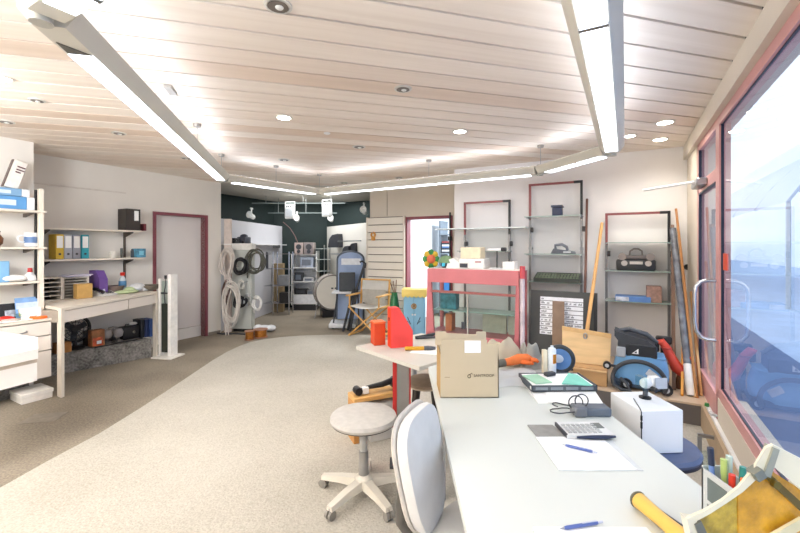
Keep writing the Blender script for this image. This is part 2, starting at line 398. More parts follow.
# ---------- outside ----------
mb = MB(); rbox(mb, 0.75, 40, -30, 60, -0.2, -0.06); ST('ground_outside', mb, M('#B9C8DF', 0.8, 0, 0.08, 2))
mb = MB(); rbox(mb, 0.76, 1.9, -30, 60, -0.06, 0.0); ST('pavement_outside', mb, M('#64769A', 0.8, 0, 0.06, 3))
bld = T('building', 'pale plastered building across the street beyond the shop window', 'building', R(11.0, 14, -0.06), RZ)
MB().bb((0, -40, 0), (6, 110, 9.0)).build('facade', M('#F6F8FB', 0.8, 0, 0.02, 1), bld)
for k in range(10):
    y = -30 + k * 5.2
    for z in (1.2, 4.6):
        w = MB().bb((-0.04, y, z), (0.03, y + 1.6, z + 2.0)).build('window', M('#8FA3C2', 0.2, 0, 0.05, 2), bld)
        mbx = MB()
        for a in (0, 0.79, 1.56): mbx.bb((-0.07, y + a, z), (-0.03, y + a + 0.05, z + 2.0))
        mbx.bb((-0.07, y, z + 1.3), (-0.03, y + 1.6, z + 1.36)).build('window_bars', WHITE, w)
can = T('canopy', 'white arched canopy over the pavement seen through the shop window', 'canopy', R(6.2, 20.0, -0.06), RZ)
def arch(u): return 2.6 + 2.2 * math.sin(PI * min(1, max(0, u))) ** 0.8 if 0 < u < 1 else 2.6
MB().sheet(lambda u, v: (-2.8 + 5.6 * u, 14 * v - 7, arch(u)), 20, 6, 0.04).build('awning', M('#FAFBFD', 0.6, 0, 0.02, 3), can)
for x in (-2.75, 2.75):
    for y in (-6.9, 0, 6.9): MB().cyl((x, y, 0), (x, y, 2.62), 0.05, n=10).build('post', LGREY, can)
for k in range(6):
    y = -7 + 2.8 * k
    MB().tube([(-2.8 + 5.6 * u, y, arch(u) - 0.04) for u in [0.002 + q_ / 14 * 0.996 for q_ in range(15)]], 0.035, 6).build('rib', M('#B4BECE', 0.5), can)

# ---------- camera, world ----------
cam = bpy.data.cameras.new('camera'); cam.sensor_width = 36; cam.sensor_fit = 'HORIZONTAL'; cam.lens = 36 * F / 800
cam.shift_y = -(266.5 - HZ) / 800; cam.clip_start = 0.02
co = bpy.data.objects.new('camera', cam); C.objects.link(co); co.location = (0, 0, H); co.rotation_euler = (PI / 2, 0, 0)
bpy.context.scene.camera = co
w = bpy.data.worlds.new('overcast_sky'); bpy.context.scene.world = w; w.use_nodes = True
bg = w.node_tree.nodes['Background']; bg.inputs['Color'].default_value = (0.82, 0.91, 1.0, 1); bg.inputs['Strength'].default_value = 0.8
vs = bpy.context.scene.view_settings
vs.view_transform = 'Standard'; vs.look = 'None'; vs.gamma = 1; vs.use_curve_mapping = False; vs.exposure = 1.42

# =====================================================================
# LIGHTS
# =====================================================================
LENS = emission('lit_lens', '#E9F1FF', 3.5)
UPL = emission('ceiling_fill_glow', '#E8F0FF', 3.9)  # glow added to brighten the ceiling
BULB = emission('lit_bulb', '#FFF6E6', 8.0)
HOUS = M('#D3CFC3', 0.4, 0.0, 0.02, 5)
def luminaire(p0, p1, label, wires, gap0=0.1, gap1=0.06, cap=True):
    a, b = Vector((p0[0], p0[1], 0)), Vector((p1[0], p1[1], 0)); L = (b - a).length; mid = (a + b) / 2
    zc = 2.265; rz = math.atan2(-(b - a).x, (b - a).y)
    t = T('pendant_strip_light', label, 'ceiling light', (mid.x, mid.y, zc), rz, 'linked strip lights hanging under the ceiling')
    sec = [(-0.05, -0.042), (0.05, -0.042), (0.092, 0.012), (0.092, 0.026), (0.04, 0.05), (-0.04, 0.05), (-0.092, 0.026), (-0.092, 0.012)]
    MB().prism([(x, -L / 2 + 0.04, z) for x, z in sec], (0, L - 0.08, 0)).build('housing', HOUS, t)
    y0, y1 = -L / 2 + gap0 + 0.04, L / 2 - gap1 - 0.04; ym = y0 + (y1 - y0) * 0.62
    for u, v in ((y0, ym - 0.012), (ym + 0.012, y1)):
        ln = MB().bb((-0.043, u, -0.0475), (0.043, v, -0.0425)).build('lens', LENS, t)
        n = int((v - u) / 0.055); lm = MB()
        for k in range(1, n): lm.bb((-0.042, u + (v - u) * k / n - 0.002, -0.049), (0.042, u + (v - u) * k / n + 0.002, -0.0476))
        if n > 1: lm.build('louvre', M('#E9E9E9', 0.3), ln)
    if gap0 > 0.2: MB().prism([(-0.04, y0 - 0.01, -0.0425), (0.043, y0 - 0.01, -0.0425), (-0.036, y0 - 0.10, -0.0425)], (0, 0, -0.003)).build('end_recess', M('#5E5B52', 0.5), t)
    MB().bb((-0.034, y0, 0.0495), (0.034, y1, 0.0515)).build('added_uplight', UPL, t)  # glowing strip added on the housing top as ceiling fill
    MB().bb((-0.048, ym - 0.011, -0.05), (0.048, ym + 0.011, -0.0425)).build('joint_band', STEEL, t)
    for s in (1,):
        MB().cyl((0, s * L / 2, -0.055), (0, s * L / 2, 0.06), 0.034, n=14).cyl((0, s * L / 2, 0.0), (0, s * (L / 2 - 0.06), 0.0), 0.028, n=10).build('end_joint', M('#B9B7AE', 0.4, 0.3), t)
    for wy in wires:
        w = MB().cyl((0, wy, 0.05), (0, wy, CZ - zc - 0.02), 0.0025, n=6).build('suspension_wire', STEEL, t)
        MB().cyl((0, wy, CZ - zc - 0.025), (0, wy, CZ - zc - 0.001), 0.03, 0.035, n=14).build('ceiling_rose', M('#9A948C', 0.4, 0.4), w)
    return t
u1 = Vector((SN, CS, 0)); v1 = Vector((CS, -SN, 0))
q = TH - PI / 4; dl = Vector((math.sin(q), math.cos(q), 0))
N1 = Vector((-2.09, 4.70, 0)); N2 = Vector((-1.20, 5.92, 0)); N3 = Vector((1.49, 4.26, 0)); N4 = Vector((1.77, 3.34, 0))
N0 = Vector((-1.22, 1.36, 0)); N5 = N4 - u1 * 3.6; NM = N0 + v1 * 0.7
luminaire(NM, N0, 'stub of strip light at the upper corner, mostly cut off by the picture edge', [0.1], 0.1, 0.1)
luminaire(N0, N1, 'long lit strip light running diagonally over the grey-brown carpet to the recess', [0.5, 1.68], 0.22, 0.06)
luminaire(N1, N2, 'strip light hanging just in front of the dark recess, between spotlights and ceiling', [0.0])
luminaire(N2, N3, 'strip light seen side-on across the door wall, from recess to glass shelves', [-1.57, 0.25])
luminaire(N3, N4, 'short strip light slanting above the middle wall shelf', [-0.47])
luminaire(N4, N5, 'wide bright strip light overhead nearest the shop window', [-0.9])

def downlight(px, py, r, lit, label):
    Y = (CZ - H) * F / (HZ - py); p = Vector(((px - 400) / F * Y, Y, CZ))
    t = T('recessed_downlight', label, 'downlight', p, 0, 'recessed downlights in the slatted ceiling')
    MB().lathe([(r * 0.78, -0.002), (r * 0.8, -0.008), (r, -0.006), (r, 0.0), (r * 0.9, 0.004)], n=24).build('ring', M('#DAD5CC', 0.35), t)
    if lit: MB().lathe([(0.0005, -0.011), (r * 0.77, -0.0095), (r * 0.77, -0.0085), (0.0005, -0.0083)], n=20).build('lamp_face', BULB, t)
    if lit:
        l = bpy.data.lights.new('downlight_beam', 'SPOT'); l.energy = 7 if px > 600 else 2 if px < 50 else 22; l.spot_size = math.radians(150); l.spot_blend = 1.0; l.shadow_soft_size = 0.06; l.color = (1.0, 0.95, 0.88)
        lo = bpy.data.objects.new('downlight_beam', l); C.objects.link(lo); lo.location = p - Vector((0, 0, 0.03))
    else:
        MB().lathe([(0.0005, -0.011), (r * 0.74, -0.0095), (r * 0.74, -0.0085), (0.0005, -0.0083)], n=20).build('lamp_face', M('#6E655C', 0.4), t)
        MB().ball((r * 0.1, 0, -0.012), r * 0.3, (1, 1, 0.4)).build('bulb', M('#E6E4DE', 0.3), t)
for a in [
    (3, 78, 0.055, 1, 'lit downlight at the picture edge above the shelf of blue boxes'),
    (284, 117, 0.07, 1, 'lit downlight in mid-ceiling between the long strip light and the room centre'),
    (460, 131, 0.07, 1, 'lit downlight in front of the glass display cabinet'),
    (665, 122, 0.075, 1, 'lit downlight closest to the shop window cornice'),
    (660, 139, 0.075, 1, 'lit downlight close to the back wall above the radio shelf'),
    (630, 135.5, 0.06, 1, 'lit downlight half hidden by the wide strip light'),
    (278, 5, 0.062, 0, 'large unlit downlight at the top edge of the picture'),
    (403, 88.5, 0.06, 0, 'unlit downlight alone in the middle of the ceiling'),
    (359, 146.5, 0.07, 0, 'unlit downlight in front of the slatted wall panel'),
    (284, 159.5, 0.07, 0, 'unlit downlight over the entrance of the recess'),
    (344, 182.6, 0.07, 0, 'unlit downlight right above the strip lights\' corner by the recess'),
    (399, 177.5, 0.07, 0, 'unlit downlight above the second doorway'),
    (37, 100, 0.05, 0, 'small unlit downlight one slat beyond the lit one at the shelf side'),
    (6, 121.5, 0.06, 0, 'unlit downlight at the picture edge above the projecting wall'),
    (119, 133, 0.06, 0, 'unlit downlight above the wall shelf of ring binders'),
    (186, 158, 0.06, 0, 'unlit downlight beside the strip light above the white door'),
]: downlight(*a)
# a small ceiling sensor, and the plate of the strip light's suspension
Y = 1.08 * F / (HZ - 133); S('ceiling_sensor', 'tiny white sensor on the ceiling slats in front of the recess', 'sensor', ((327 - 400) / F * Y, Y, CZ - 0.012), 0, MB().lathe([(0.02, 0), (0.03, 0.006), (0.032, 0.012)]), WHITE)
Y = 1.08 * F / (HZ - 88.5); S('ceiling_plate', 'rectangular grey mounting plate on the ceiling beside the long strip light', 'mounting plate', ((170.5 - 400) / F * Y, Y, CZ - 0.022), -TH - PI / 4, MB().bb((-0.075, -0.025, 0), (0.075, 0.025, 0.022), 0.003), M('#A8A39B', 0.4, 0.3))

# room behind the second doorway: its own ceiling lamp; the recess: an added fill light, no fixture
def area(name, loc, sx, sy, power, col, rot=(0, 0, 0)):
    l = bpy.data.lights.new(name, 'AREA'); l.shape = 'RECTANGLE'; l.size = sx; l.size_y = sy; l.energy = power; l.color = col
    o = bpy.data.objects.new(name, l); C.objects.link(o); o.location = loc; o.rotation_euler = rot
    return o
area('back_room_lamp', R(-2.0, 7.3, CZ - 0.05), 0.6, 1.2, 70, (0.92, 0.96, 1.0))
sl = area('fill_left_wall', R(-3.5, 0.2, 2.25), 0.3, 1.6, 17, (0.9, 0.95, 1.0))  # unseen fill light added to brighten the left wall
sl.rotation_euler = (R(-5.9, 3.0, 1.2) - R(-3.5, 0.2, 2.25)).to_track_quat('-Z', 'Y').to_euler()
# unseen fill lights added behind and beside the camera: light down and up
area('fill_behind', R(-2.2, -1.6, 2.2), 3.0, 0.3, 12, (0.89, 0.945, 1.0), (math.radians(25), 0, RZ))
area('fill_behind_up', R(-2.2, -1.2, 2.0), 3.5, 1.6, 95, (0.89, 0.945, 1.0), (math.radians(180), 0, RZ))
area('fill_side', R(-4.2, -0.6, 2.2), 0.3, 2.4, 3, (0.89, 0.945, 1.0), (math.radians(20), 0, RZ))
area('alcove_fill', (-1.7, 8.5, CZ - 0.02), 1.4, 1.4, 18, (0.96, 0.98, 1.0))  # fill light added to brighten the recess

# =====================================================================
# SHELVES AND DESK ALONG THE LEFT SIDE
# =====================================================================
def rl(root):                 # room-aligned thing helper: world -> local offset from root
    loc = Vector(root.location)
    def f(r, d, z): p = R(r, d, z) - loc; q_ = rd(p); return Vector((q_[0], q_[1], p.z))
    return f
# unit on the projecting wall: post with three boards
b0 = R(-5.32, 1.0, 0.0)
t = T('wall_shelf_unit', 'cream three-board wall shelf unit with blue boxes, ending in an upright panel', 'shelf', R(-5.32, 1.0, 0.83), RZ)
f = lambda r, d, z: Vector((r + 5.32, d - 1.0, z - 0.83))
MB().bb(f(-5.115, 1.70, 0.78), f(-5.06, 1.738, 2.03), 0.004).build('upright_panel', CREAM, t)
MB().bb(f(-5.15, 1.69, 0.80), f(-5.12, 1.715, 2.02)).build('black_rail', BLACK, t)
for z in (1.81, 1.45, 1.115):
    MB().bb(f(-5.319, 0.0, z - 0.022), f(-5.05, 1.755 if z > 1.2 else 1.70, z), 0.003).build('board', CREAM, t)
    MB().prism([f(-5.319, 1.655, z - 0.022), f(-5.11, 1.655, z - 0.022), f(-5.11, 1.655, z - 0.03), f(-5.319, 1.655, z - 0.06)], (0, 0.02, 0)).build('bracket', M('#6B6058', 0.5), t)
def onshelf(px, r, z): return PR(px, r, z)
GRP = 'boxes stacked on the top board'
p = onshelf(18, -5.15, 1.811); d_ = rd(p)[1]
def ringbox(z, d0, d1, r0, r1, hexc, h, label, tilt=0):
    t = T('storage_box', label, 'box', R((r0 + r1) / 2, (d0 + d1) / 2, z), RZ, 'boxes stacked on the top shelf board')
    if tilt: t.rotation_euler = (tilt, 0, RZ)
    w, l = r1 - r0, d1 - d0
    MB().bb((-w / 2, -l / 2, 0), (w / 2, l / 2 - 0.06, h), 0.004).build('body', M(hexc, 0.5, 0, 0.04, 8), t)
    MB().bb((-w / 2, l / 2 - 0.059, 0), (w / 2, l / 2, h), 0.004).build('end_wrap', M('#E7E9EC', 0.5), t)
    MB().bb((w / 2 - 0.001, -l / 2 + 0.15, h * 0.3), (w / 2 + 0.002, l / 2 - 0.14, h * 0.72)).build('label_strip', M('#CFE0EE', 0.5), t)
ringbox(1.811, 1.0, 1.675, -5.29, -5.09, '#5E9AD0', 0.125, 'blue and white flat box, lower one on the top shelf board')
ringbox(1.938, 0.97, 1.64, -5.28, -5.10, '#7FA8CC', 0.075, 'pale blue flat box lying on top of the other blue box')
t = T('leaning_device', 'white slim device with dark stripes leaning on the wall above the blue boxes', 'device', PR(12, -5.18, 2.016), RZ)
t.rotation_euler = (math.radians(-16), 0, RZ); t.scale = (0.8, 0.62, 0.85)
MB().bb((-0.06, -0.1, 0), (0.04, 0.06, 0.33), 0.008).build('body', M('#EDE8E0', 0.45), t)
MB().bb((-0.062, -0.113, 0.0), (0.0, -0.1, 0.33)).build('dark_edge', M('#6B5A52', 0.5), t)
for k, z in enumerate((0.25, 0.215, 0.185)): MB().bb((0.039, -0.05, z), (0.043, 0.05 - 0.035 * (k == 2), z + 0.014)).build('stripe', M('#5A2630', 0.5), t)
# second board
p = onshelf(31, -5.15, 1.451)
t = T('mug', 'small white mug with blue print near the shelf upright panel', 'mug', p, RZ)
MB().lathe([(0.04, 0), (0.05, 0.005), (0.052, 0.14), (0.047, 0.14), (0.045, 0.02), (0.0005, 0.015)], n=20).build('body', M('#E9ECF1', 0.3), t)
MB().lathe([(0.0522, 0.04), (0.0532, 0.05), (0.0532, 0.09), (0.0522, 0.10)], n=20).build('print_band', M('#5E7CA8', 0.4), t)
MB().torus((0, -0.068, 0.08), 0.033, 0.007, 'X').build('handle', M('#E9ECF1', 0.3), t)
p = onshelf(-6, -5.15, 1.451); S('ornament', 'brown rounded ornament cut by the picture edge on the middle board', 'ornament', p, RZ, MB().lathe([(0.03, 0), (0.06, 0.03), (0.065, 0.08), (0.04, 0.12), (0.045, 0.15), (0.0005, 0.16)]), DWOOD)
# third board
p = onshelf(12, -5.15, 1.116); S('folded_cloth', 'white crumpled cloth on the lowest shelf board', 'cloth', p, RZ, MB().ball((0, 0, 0.034), 0.1, (0.7, 1.0, 0.32), 16).ball((0.02, 0.05, 0.03), 0.06, (1, 1, 0.45)), M('#F2F1EE', 0.8, 0, 0.03, 12, 0.3))
p = onshelf(30, -5.16, 1.116)
t = T('glue_bottle', 'low white bottle with red cap on the lowest shelf board', 'bottle', p, RZ)
MB().lathe([(0.05, 0), (0.056, 0.01), (0.05, 0.05), (0.02, 0.075), (0.018, 0.085)], n=20).build('body', M('#E2E4E6', 0.3), t)
MB().lathe([(0.02, 0.085), (0.021, 0.088), (0.018, 0.125), (0.0005, 0.127)], n=16).build('cap', M('#C23A36', 0.4), t)
p = onshelf(-1, -5.16, 1.116); S('carton', 'light blue upright carton cut by the picture edge on the lowest board', 'carton', p, RZ, MB().bb((-0.05, -0.06, 0), (0.05, 0.06, 0.2), 0.003), LBLUE)

# drawer unit hanging under the shelves
DRT = 0.76
t = T('drawer_unit', 'off-white three-drawer unit hanging above the carpeted plinth', 'drawers', R(-4.85, 0.95, 0.195), RZ)
f = lambda r, d, z: Vector((r + 4.85, d - 0.95, z - 0.195))
DRW = M('#E4DAD0', 0.5, 0, 0.015, 4)
MB().bb(f(-5.315, 0.1, 0.195), f(-4.872, 1.715, DRT - 0.022), 0.002).build('carcass', M('#B7ADA2', 0.6), t)
MB().bb(f(-5.315, 0.08, DRT - 0.022), f(-4.845, 1.725, DRT), 0.003).build('worktop', CREAM, t)
for i, (z0, z1) in enumerate(((0.605, 0.727), (0.462, 0.595), (0.2, 0.452))):
    for j, (d0, d1) in enumerate(((0.1, 0.86), (0.87, 1.72))):
        dd = MB().bb(f(-4.87, d0, z0), f(-4.85, d1, z1), 0.002).build('drawer', DRW, t)
        if i == 0:
            m_ = (d0 + d1) / 2 + 0.12
            MB().tube([f(-4.85, m_ - 0.12, (z0 + z1) / 2), f(-4.825, m_ - 0.115, (z0 + z1) / 2 - 0.005), f(-4.815, m_, (z0 + z1) / 2 - 0.025), f(-4.825, m_ + 0.115, (z0 + z1) / 2 - 0.005), f(-4.85, m_ + 0.12, (z0 + z1) / 2)], 0.007, 8).build('handle', STEEL, dd)
mb = MB(); rbox(mb, -5.32, -5.12, 0.1, 1.64, 0.0, 0.194); ST('trim_4', mb, PLINTHCARPET)
# things on the drawer unit
def ond(px, r): return PR(px, r, DRT + 0.001)
t = T('picture_frame', 'small black picture frame standing on the drawer unit', 'picture frame', ond(12, -5.12), RZ); t.rotation_euler = (0, math.radians(-12), RZ)
MB().bb((-0.008, -0.085, 0), (0.008, 0.085, 0.15), 0.003).build('frame', BLACK, t); MB().bb((0.0075, -0.05, 0.02), (0.0095, 0.055, 0.085)).build('photo', M('#B8BECB', 0.4, 0, 0.4, 30), t)
t = T('brochure', 'blue brochure with yellow sun standing beside the black picture frame', 'brochure', ond(28.5, -5.08), RZ); t.rotation_euler = (0, math.radians(-14), RZ)
MB().bb((-0.004, -0.09, 0), (0.004, 0.09, 0.2), 0.001).build('cover', M('#7CA3D4', 0.5, 0, 0.12, 14), t); MB().bb((0.0039, -0.07, 0.02), (0.0052, 0.08, 0.085)).build('yellow_panel', M('#E6C65C', 0.5, 0, 0.3, 20), t); MB().bb((0.0039, -0.085, 0.09), (0.005, 0.085, 0.15)).build('pale_panel', M('#C9D8EC', 0.5, 0, 0.1, 20), t)
S('paper_card', 'white card leaning against the blue brochure', 'card', ond(31, -5.0), RZ, MB().box((0, 0, 0.05), (0.004, 0.16, 0.11), 0, Matrix.Rotation(math.radians(-30), 3, 'Y')), PAPER)
S('tape_roll', 'flat orange tape roll lying at the drawer unit\'s end', 'tape', ond(40, -4.95), RZ, MB().lathe([(0.035, 0), (0.075, 0), (0.078, 0.012), (0.073, 0.024), (0.035, 0.024), (0.033, 0.012)]), ORANGE)
S('red_pouch', 'small red pouch among white papers on the drawer unit', 'pouch', ond(5, -5.0), RZ, MB().ball((0, 0, 0.025), 0.05, (0.8, 1.3, 0.5)).ball((0.02, 0.04, 0.02), 0.03, (1, 1, 0.6)), RED)
S('paper_sheet', 'loose white sheets lying below the picture frame', 'paper', ond(14, -4.98), RZ, MB().box((0, 0, 0.004), (0.16, 0.22, 0.006)).box((0.02, -0.12, 0.01), (0.14, 0.2, 0.005), 0, Matrix.Rotation(0.4, 3, 'Z')), PAPER)
S('drinking_glass', 'small clear glass standing at the front of the drawer unit', 'glass', ond(18, -4.92), RZ, MB().lathe([(0.022, 0), (0.026, 0.07), (0.024, 0.07), (0.02, 0.006), (0.0005, 0.005)], n=18), GLASS)
S('cleaning_tube', 'pale pink tube lying between pouch and glass', 'tube', ond(10, -4.93), RZ, MB().cyl((0, -0.06, 0.015), (0, 0.05, 0.015), 0.014).cyl((0, 0.05, 0.015), (0, 0.075, 0.015), 0.009), M('#E3B7AE', 0.45))
# flat boxes on the floor under it
p = G(39, 399); c = rd(p)
t = T('flat_box', 'flat white lidded box on the floor under the drawers', 'box', R(-4.92, 1.62, 0.001), RZ)
MB().bb((-0.17, -0.13, 0), (0.1, 0.1, 0.062), 0.003).build('body', M('#E9E3DA', 0.6), t); MB().bb((-0.175, -0.135, 0.055), (0.105, 0.105, 0.09), 0.003).build('lid', M('#F1ECE4', 0.6), t)

# white counter corner nearer to the camera
a0, a1, a2, a3 = Vector((-3.45, 3.44, 0)), Vector((-2.90, 3.20, 0)), Vector((-2.56, 2.83, 0)), Vector((-2.75, 2.30, 0))
t = T('white_counter', 'glossy white counter corner cut by the picture edge', 'counter', ((a0 + a2) / 2).to_tuple(), 0)
o_ = (a0 + a2) / 2
CW = M('#F4F1EC', 0.35, 0, 0.01, 5)
MB().prism([(p - o_) + Vector((0, 0, 0.66)) for p in (a0, a1, a2, a3)], (0, 0, 0.07)).build('top', CW, t)
ins = [o_ + (p - o_) * 0.955 for p in (a0, a1, a2, a3)]
MB().prism([(p - o_) + Vector((0, 0, 0.63)) for p in ins], (0, 0, 0.03)).build('painted_shadow_band', M('#CDBFAE', 0.6), t)  # beige band stands in for the shadow under the top
MB().prism([(p - o_) + Vector((0, 0, 0.50)) for p in ins], (0, 0, 0.13)).build('body', CW, t)
for p in ins[:3]:
    q_ = (p - o_) * 0.45; MB().cyl((q_.x - 0.9, q_.y, 0), (q_.x - 0.9, q_.y, 0.50), 0.03, n=12).build('leg', STEEL, t)

# long desk under the wall shelf
DT = 0.862
e0, e1 = R(-4.72, 1.75), R(-5.375, 3.03)
w0, w1_ = R(-5.94, 1.75), R(-5.94, 3.03)
oc = R(-5.5, 2.4)
t = T('desk', 'long cream wall desk with two drawer fronts and panel legs', 'desk', oc, 0)
def lp(p, z): return Vector((p.x - oc.x, p.y - oc.y, z))
MB().prism([lp(p, DT - 0.028) for p in (w0, w1_, e1, e0)], (0, 0, 0.028)).build('desktop', CREAM, t)
ed = (e1 - e0).normalized(); en = Vector((ed.y, -ed.x, 0))
def front(s0, s1, z0, z1, name, mat, off=0.0, th=0.018):
    a, b = e0 + ed * s0 + en * off, e0 + ed * s1 + en * off
    return MB().prism([lp(a, z0), lp(b, z0), lp(b, z1), lp(a, z1)], -en * th).build(name, mat, t)
Ld = (e1 - e0).length
front(0.035, 0.9, 0.715, 0.826, 'drawer', DRW, -0.006); front(0.915, Ld - 0.03, 0.715, 0.826, 'drawer', DRW, -0.006)
front(0.03, Ld - 0.03, 0.72, 0.83, 'drawer_box', M('#A2978A', 0.6), -0.03, 0.2)
for s, w in ((0.0, w0), (Ld - 0.035, w1_)):
    a = e0 + ed * s; b = a + ed * 0.035; inn = (w - a).normalized() * 0.09
    MB().prism([lp(p, 0) for p in (a, b, b + inn, a + inn)], (0, 0, DT - 0.028)).build('panel_leg', CREAM, t)
mb = MB(); lg = [R(-5.95, 1.79), R(-5.95, 2.985), R(-5.44, 2.985), R(-5.62, 2.05), R(-5.55, 1.79)]
ST('trim_5', mb.prism([(p.x, p.y, 0) for p in lg], (0, 0, 0.235)), PLINTHCARPET)
def onk(px, r): return PR(px, r, DT + 0.001)
def tray(px0, px1, r, h, n, label, grey):
    a, b = PR(px0, r), PR(px1, r); da, db = rd(a)[1], rd(b)[1]; w = db - da
    t = T('letter_tray', label, 'letter tray', R(r, (da + db) / 2, DT + 0.001), RZ, 'letter tray towers on the desk')
    m = M(grey, 0.5)
    for s in (-1, 1): MB().bb((-0.3, s * w / 2 - 0.008, 0), (0, s * w / 2 + 0.008, h), 0.002).build('side', m, t)
    for k in range(n + 1):
        z = k * (h - 0.008) / n
        MB().bb((-0.295, -w / 2 + 0.008, z), (-0.005 + 0.006 * (k % 2), w / 2 - 0.008, z + 0.007)).build('tray', m, t)
    MB().bb((-0.3, -w / 2, 0), (-0.292, w / 2, h)).build('back', M('#2A2725', 0.7), t)
tray(42, 62, -5.45, 0.25, 5, 'letter tray tower next to the shelf upright panel', '#D2C8BB')
tray(63.5, 88, -5.52, 0.235, 7, 'letter tray tower with purple papers, behind the brown carton', '#DAD2C6')
p = onk(83, -5.44); S('small_carton', 'small brown carton in front of the letter trays on the desk', 'carton', p, RZ, MB().bb((-0.05, -0.075, 0), (0.05, 0.075, 0.165), 0.003), M('#C39A58', 0.7))
p = PR(75, -5.6, DT + 0.24); S('paper_stack', 'bluish papers lying on the letter tray tower', 'paper', p, RZ, MB().box((0, 0, 0.012), (0.2, 0.24, 0.012)).box((0.01, 0.02, 0.024), (0.2, 0.22, 0.008), 0, Matrix.Rotation(0.15, 3, 'Z')), M('#C9C4D6', 0.6))
p = onk(94, -5.62)
t = T('magazine_file', 'purple magazine file with sloping top on the desk', 'file', p, RZ)
MB().prism([(-0.12, 0, 0), (0.13, 0, 0), (0.13, 0, 0.20), (0.04, 0, 0.30), (-0.12, 0, 0.30)], (0, 0.09, 0)).build('body', PURPLE, t)
MB().bb((0.131, 0.035, 0.03), (0.1325, 0.06, 0.08)).build('finger_hole', M('#D9D2E6', 0.6), t)
p = onk(104, -5.52)
t = T('telephone', 'black and white desk telephone beside the purple file', 'telephone', p, RZ + 0.2)
MB().prism([(-0.08, -0.09, 0), (0.1, -0.09, 0), (0.1, -0.09, 0.02), (-0.08, -0.09, 0.07)], (0, 0.18, 0)).build('body', M('#CFCBC6', 0.45), t)
MB().tube([(-0.06, -0.07, 0.08), (-0.02, -0.072, 0.085), (0.05, -0.07, 0.06), (0.08, -0.065, 0.045)], [0.022, 0.015, 0.015, 0.022], 10).build('handset', BLACK, t)
kp = MB()
for i in range(4):
    for j in range(3): kp.box((-0.03 + 0.03 * i, 0.0 + 0.03 * j, 0.056 - 0.0083 * i), (0.018, 0.02, 0.01))
kp.build('keys', BLACK, t)
p = onk(114, -5.62); S('pewter_bowl', 'dark pink and grey bowl with pointed rim on the desk', 'bowl', p, RZ, MB().lathe([(0.05, 0), (0.09, 0.03), (0.115, 0.10), (0.105, 0.10), (0.08, 0.035), (0.0005, 0.012)]), M('#8E7A76', 0.45, 0.2, 0.2, 10))
p = onk(122.5, -5.6)
t = T('drink_bottle', 'clear bottle with blue label and red cap on the desk', 'bottle', p, RZ)
MB().lathe([(0.038, 0), (0.042, 0.01), (0.042, 0.15), (0.03, 0.19), (0.016, 0.215), (0.016, 0.225)], n=20).build('body', M('#B9C6CA', 0.15, 0, 0.05), t)
MB().lathe([(0.0425, 0.08), (0.0432, 0.085), (0.0432, 0.15), (0.0425, 0.155)], n=20).build('label_band', M('#4E7FA6', 0.45), t)
MB().lathe([(0.024, 0.222), (0.026, 0.225), (0.026, 0.262), (0.0005, 0.265)], n=16).build('cap', RED, t)
p = onk(126, -5.5); S('green_cloth', 'crumpled pale green cloth in front of the red-capped bottle', 'cloth', p, RZ, MB().ball((0, 0, 0.022), 0.1, (0.9, 1.5, 0.22)).ball((-0.02, 0.05, 0.04), 0.05, (1, 1.2, 0.8)).ball((0.03, -0.09, 0.025), 0.05, (1, 1, 0.45)), M('#B9C89A', 0.85, 0, 0.12, 14, 0.3))
p = onk(137, -5.58); S('crumpled_bag', 'crumpled white plastic bag on the desk beside a grey dish', 'bag', p, RZ, MB().ball((0, 0, 0.06), 0.08, (1, 1.2, 0.75)).ball((0.02, 0.08, 0.03), 0.05, (1, 1.2, 0.6)).ball((0, -0.07, 0.04), 0.05), M('#D8D9DA', 0.6, 0, 0.12, 16, 0.6, bscale=25))
p = onk(149, -5.6); S('grey_dish', 'shallow grey-brown dish at the door end of the desk', 'dish', p, RZ, MB().lathe([(0.06, 0), (0.12, 0.03), (0.15, 0.075), (0.14, 0.075), (0.1, 0.03), (0.0005, 0.015)]), M('#7A7064', 0.5, 0, 0.15, 9))
# wall shelf of two boards
t = T('wall_shelf', 'two cream shelf boards on dark rails above the desk', 'shelf', R(-5.949, 2.47, 1.2), RZ)
for z in (1.308, 1.672): MB().bb((0, -0.515, z - 1.222), (0.25, 0.53, z - 1.2), 0.003).build('board', CREAM, t)
for y in (-0.47, 0.42):
    MB().bb((0, y, -0.3), (0.02, y + 0.025, 0.7)).build('rail', M('#5C5148', 0.5), t)
    for z in (1.308, 1.672): MB().prism([(0.02, y, z - 1.222), (0.22, y, z - 1.222), (0.22, y, z - 1.235), (0.02, y, z - 1.29)], (0, 0.02, 0)).build('bracket', M('#4A423B', 0.5), t)
MB().bb((0.0, -0.53, 0.98), (0.012, 0.45, 0.995)).build('wall_shade_line', M('#DDD5CB', 0.6), t)  # tinted strip stands in for a faint shading line on the wall
def binder(px, z, hexc, label, w=0.078, h=0.29):
    p = PR(px, -5.80, z + 0.001); t = T('ring_binder', label, 'binder', p, RZ, 'ring binders on the lower wall shelf')
    MB().bb((-0.13, -w / 2, 0), (0.06, w / 2, h), 0.004).build('cover', M(hexc, 0.5, 0, 0.03, 8), t)
    MB().bb((0.0595, -w / 2 + 0.01, h * 0.45), (0.0615, w / 2 - 0.01, h * 0.93)).build('spine_label', PAPER, t)
    MB().cyl((0.058, 0, h * 0.2), (0.0625, 0, h * 0.2), 0.013, n=14).build('finger_ring', M('#3A3A3C', 0.4), t)
binder(57.5, 1.308, '#D9B43A', 'yellow ring binder, first of the row on the wall shelf')
binder(66, 1.308, '#A9ABB4', 'grey ring binder next to the yellow one')
binder(74.5, 1.308, '#9B9EA8', 'grey ring binder next to the teal one')
binder(83, 1.308, '#2E9FAF', 'teal ring binder, last of the row on the wall shelf')
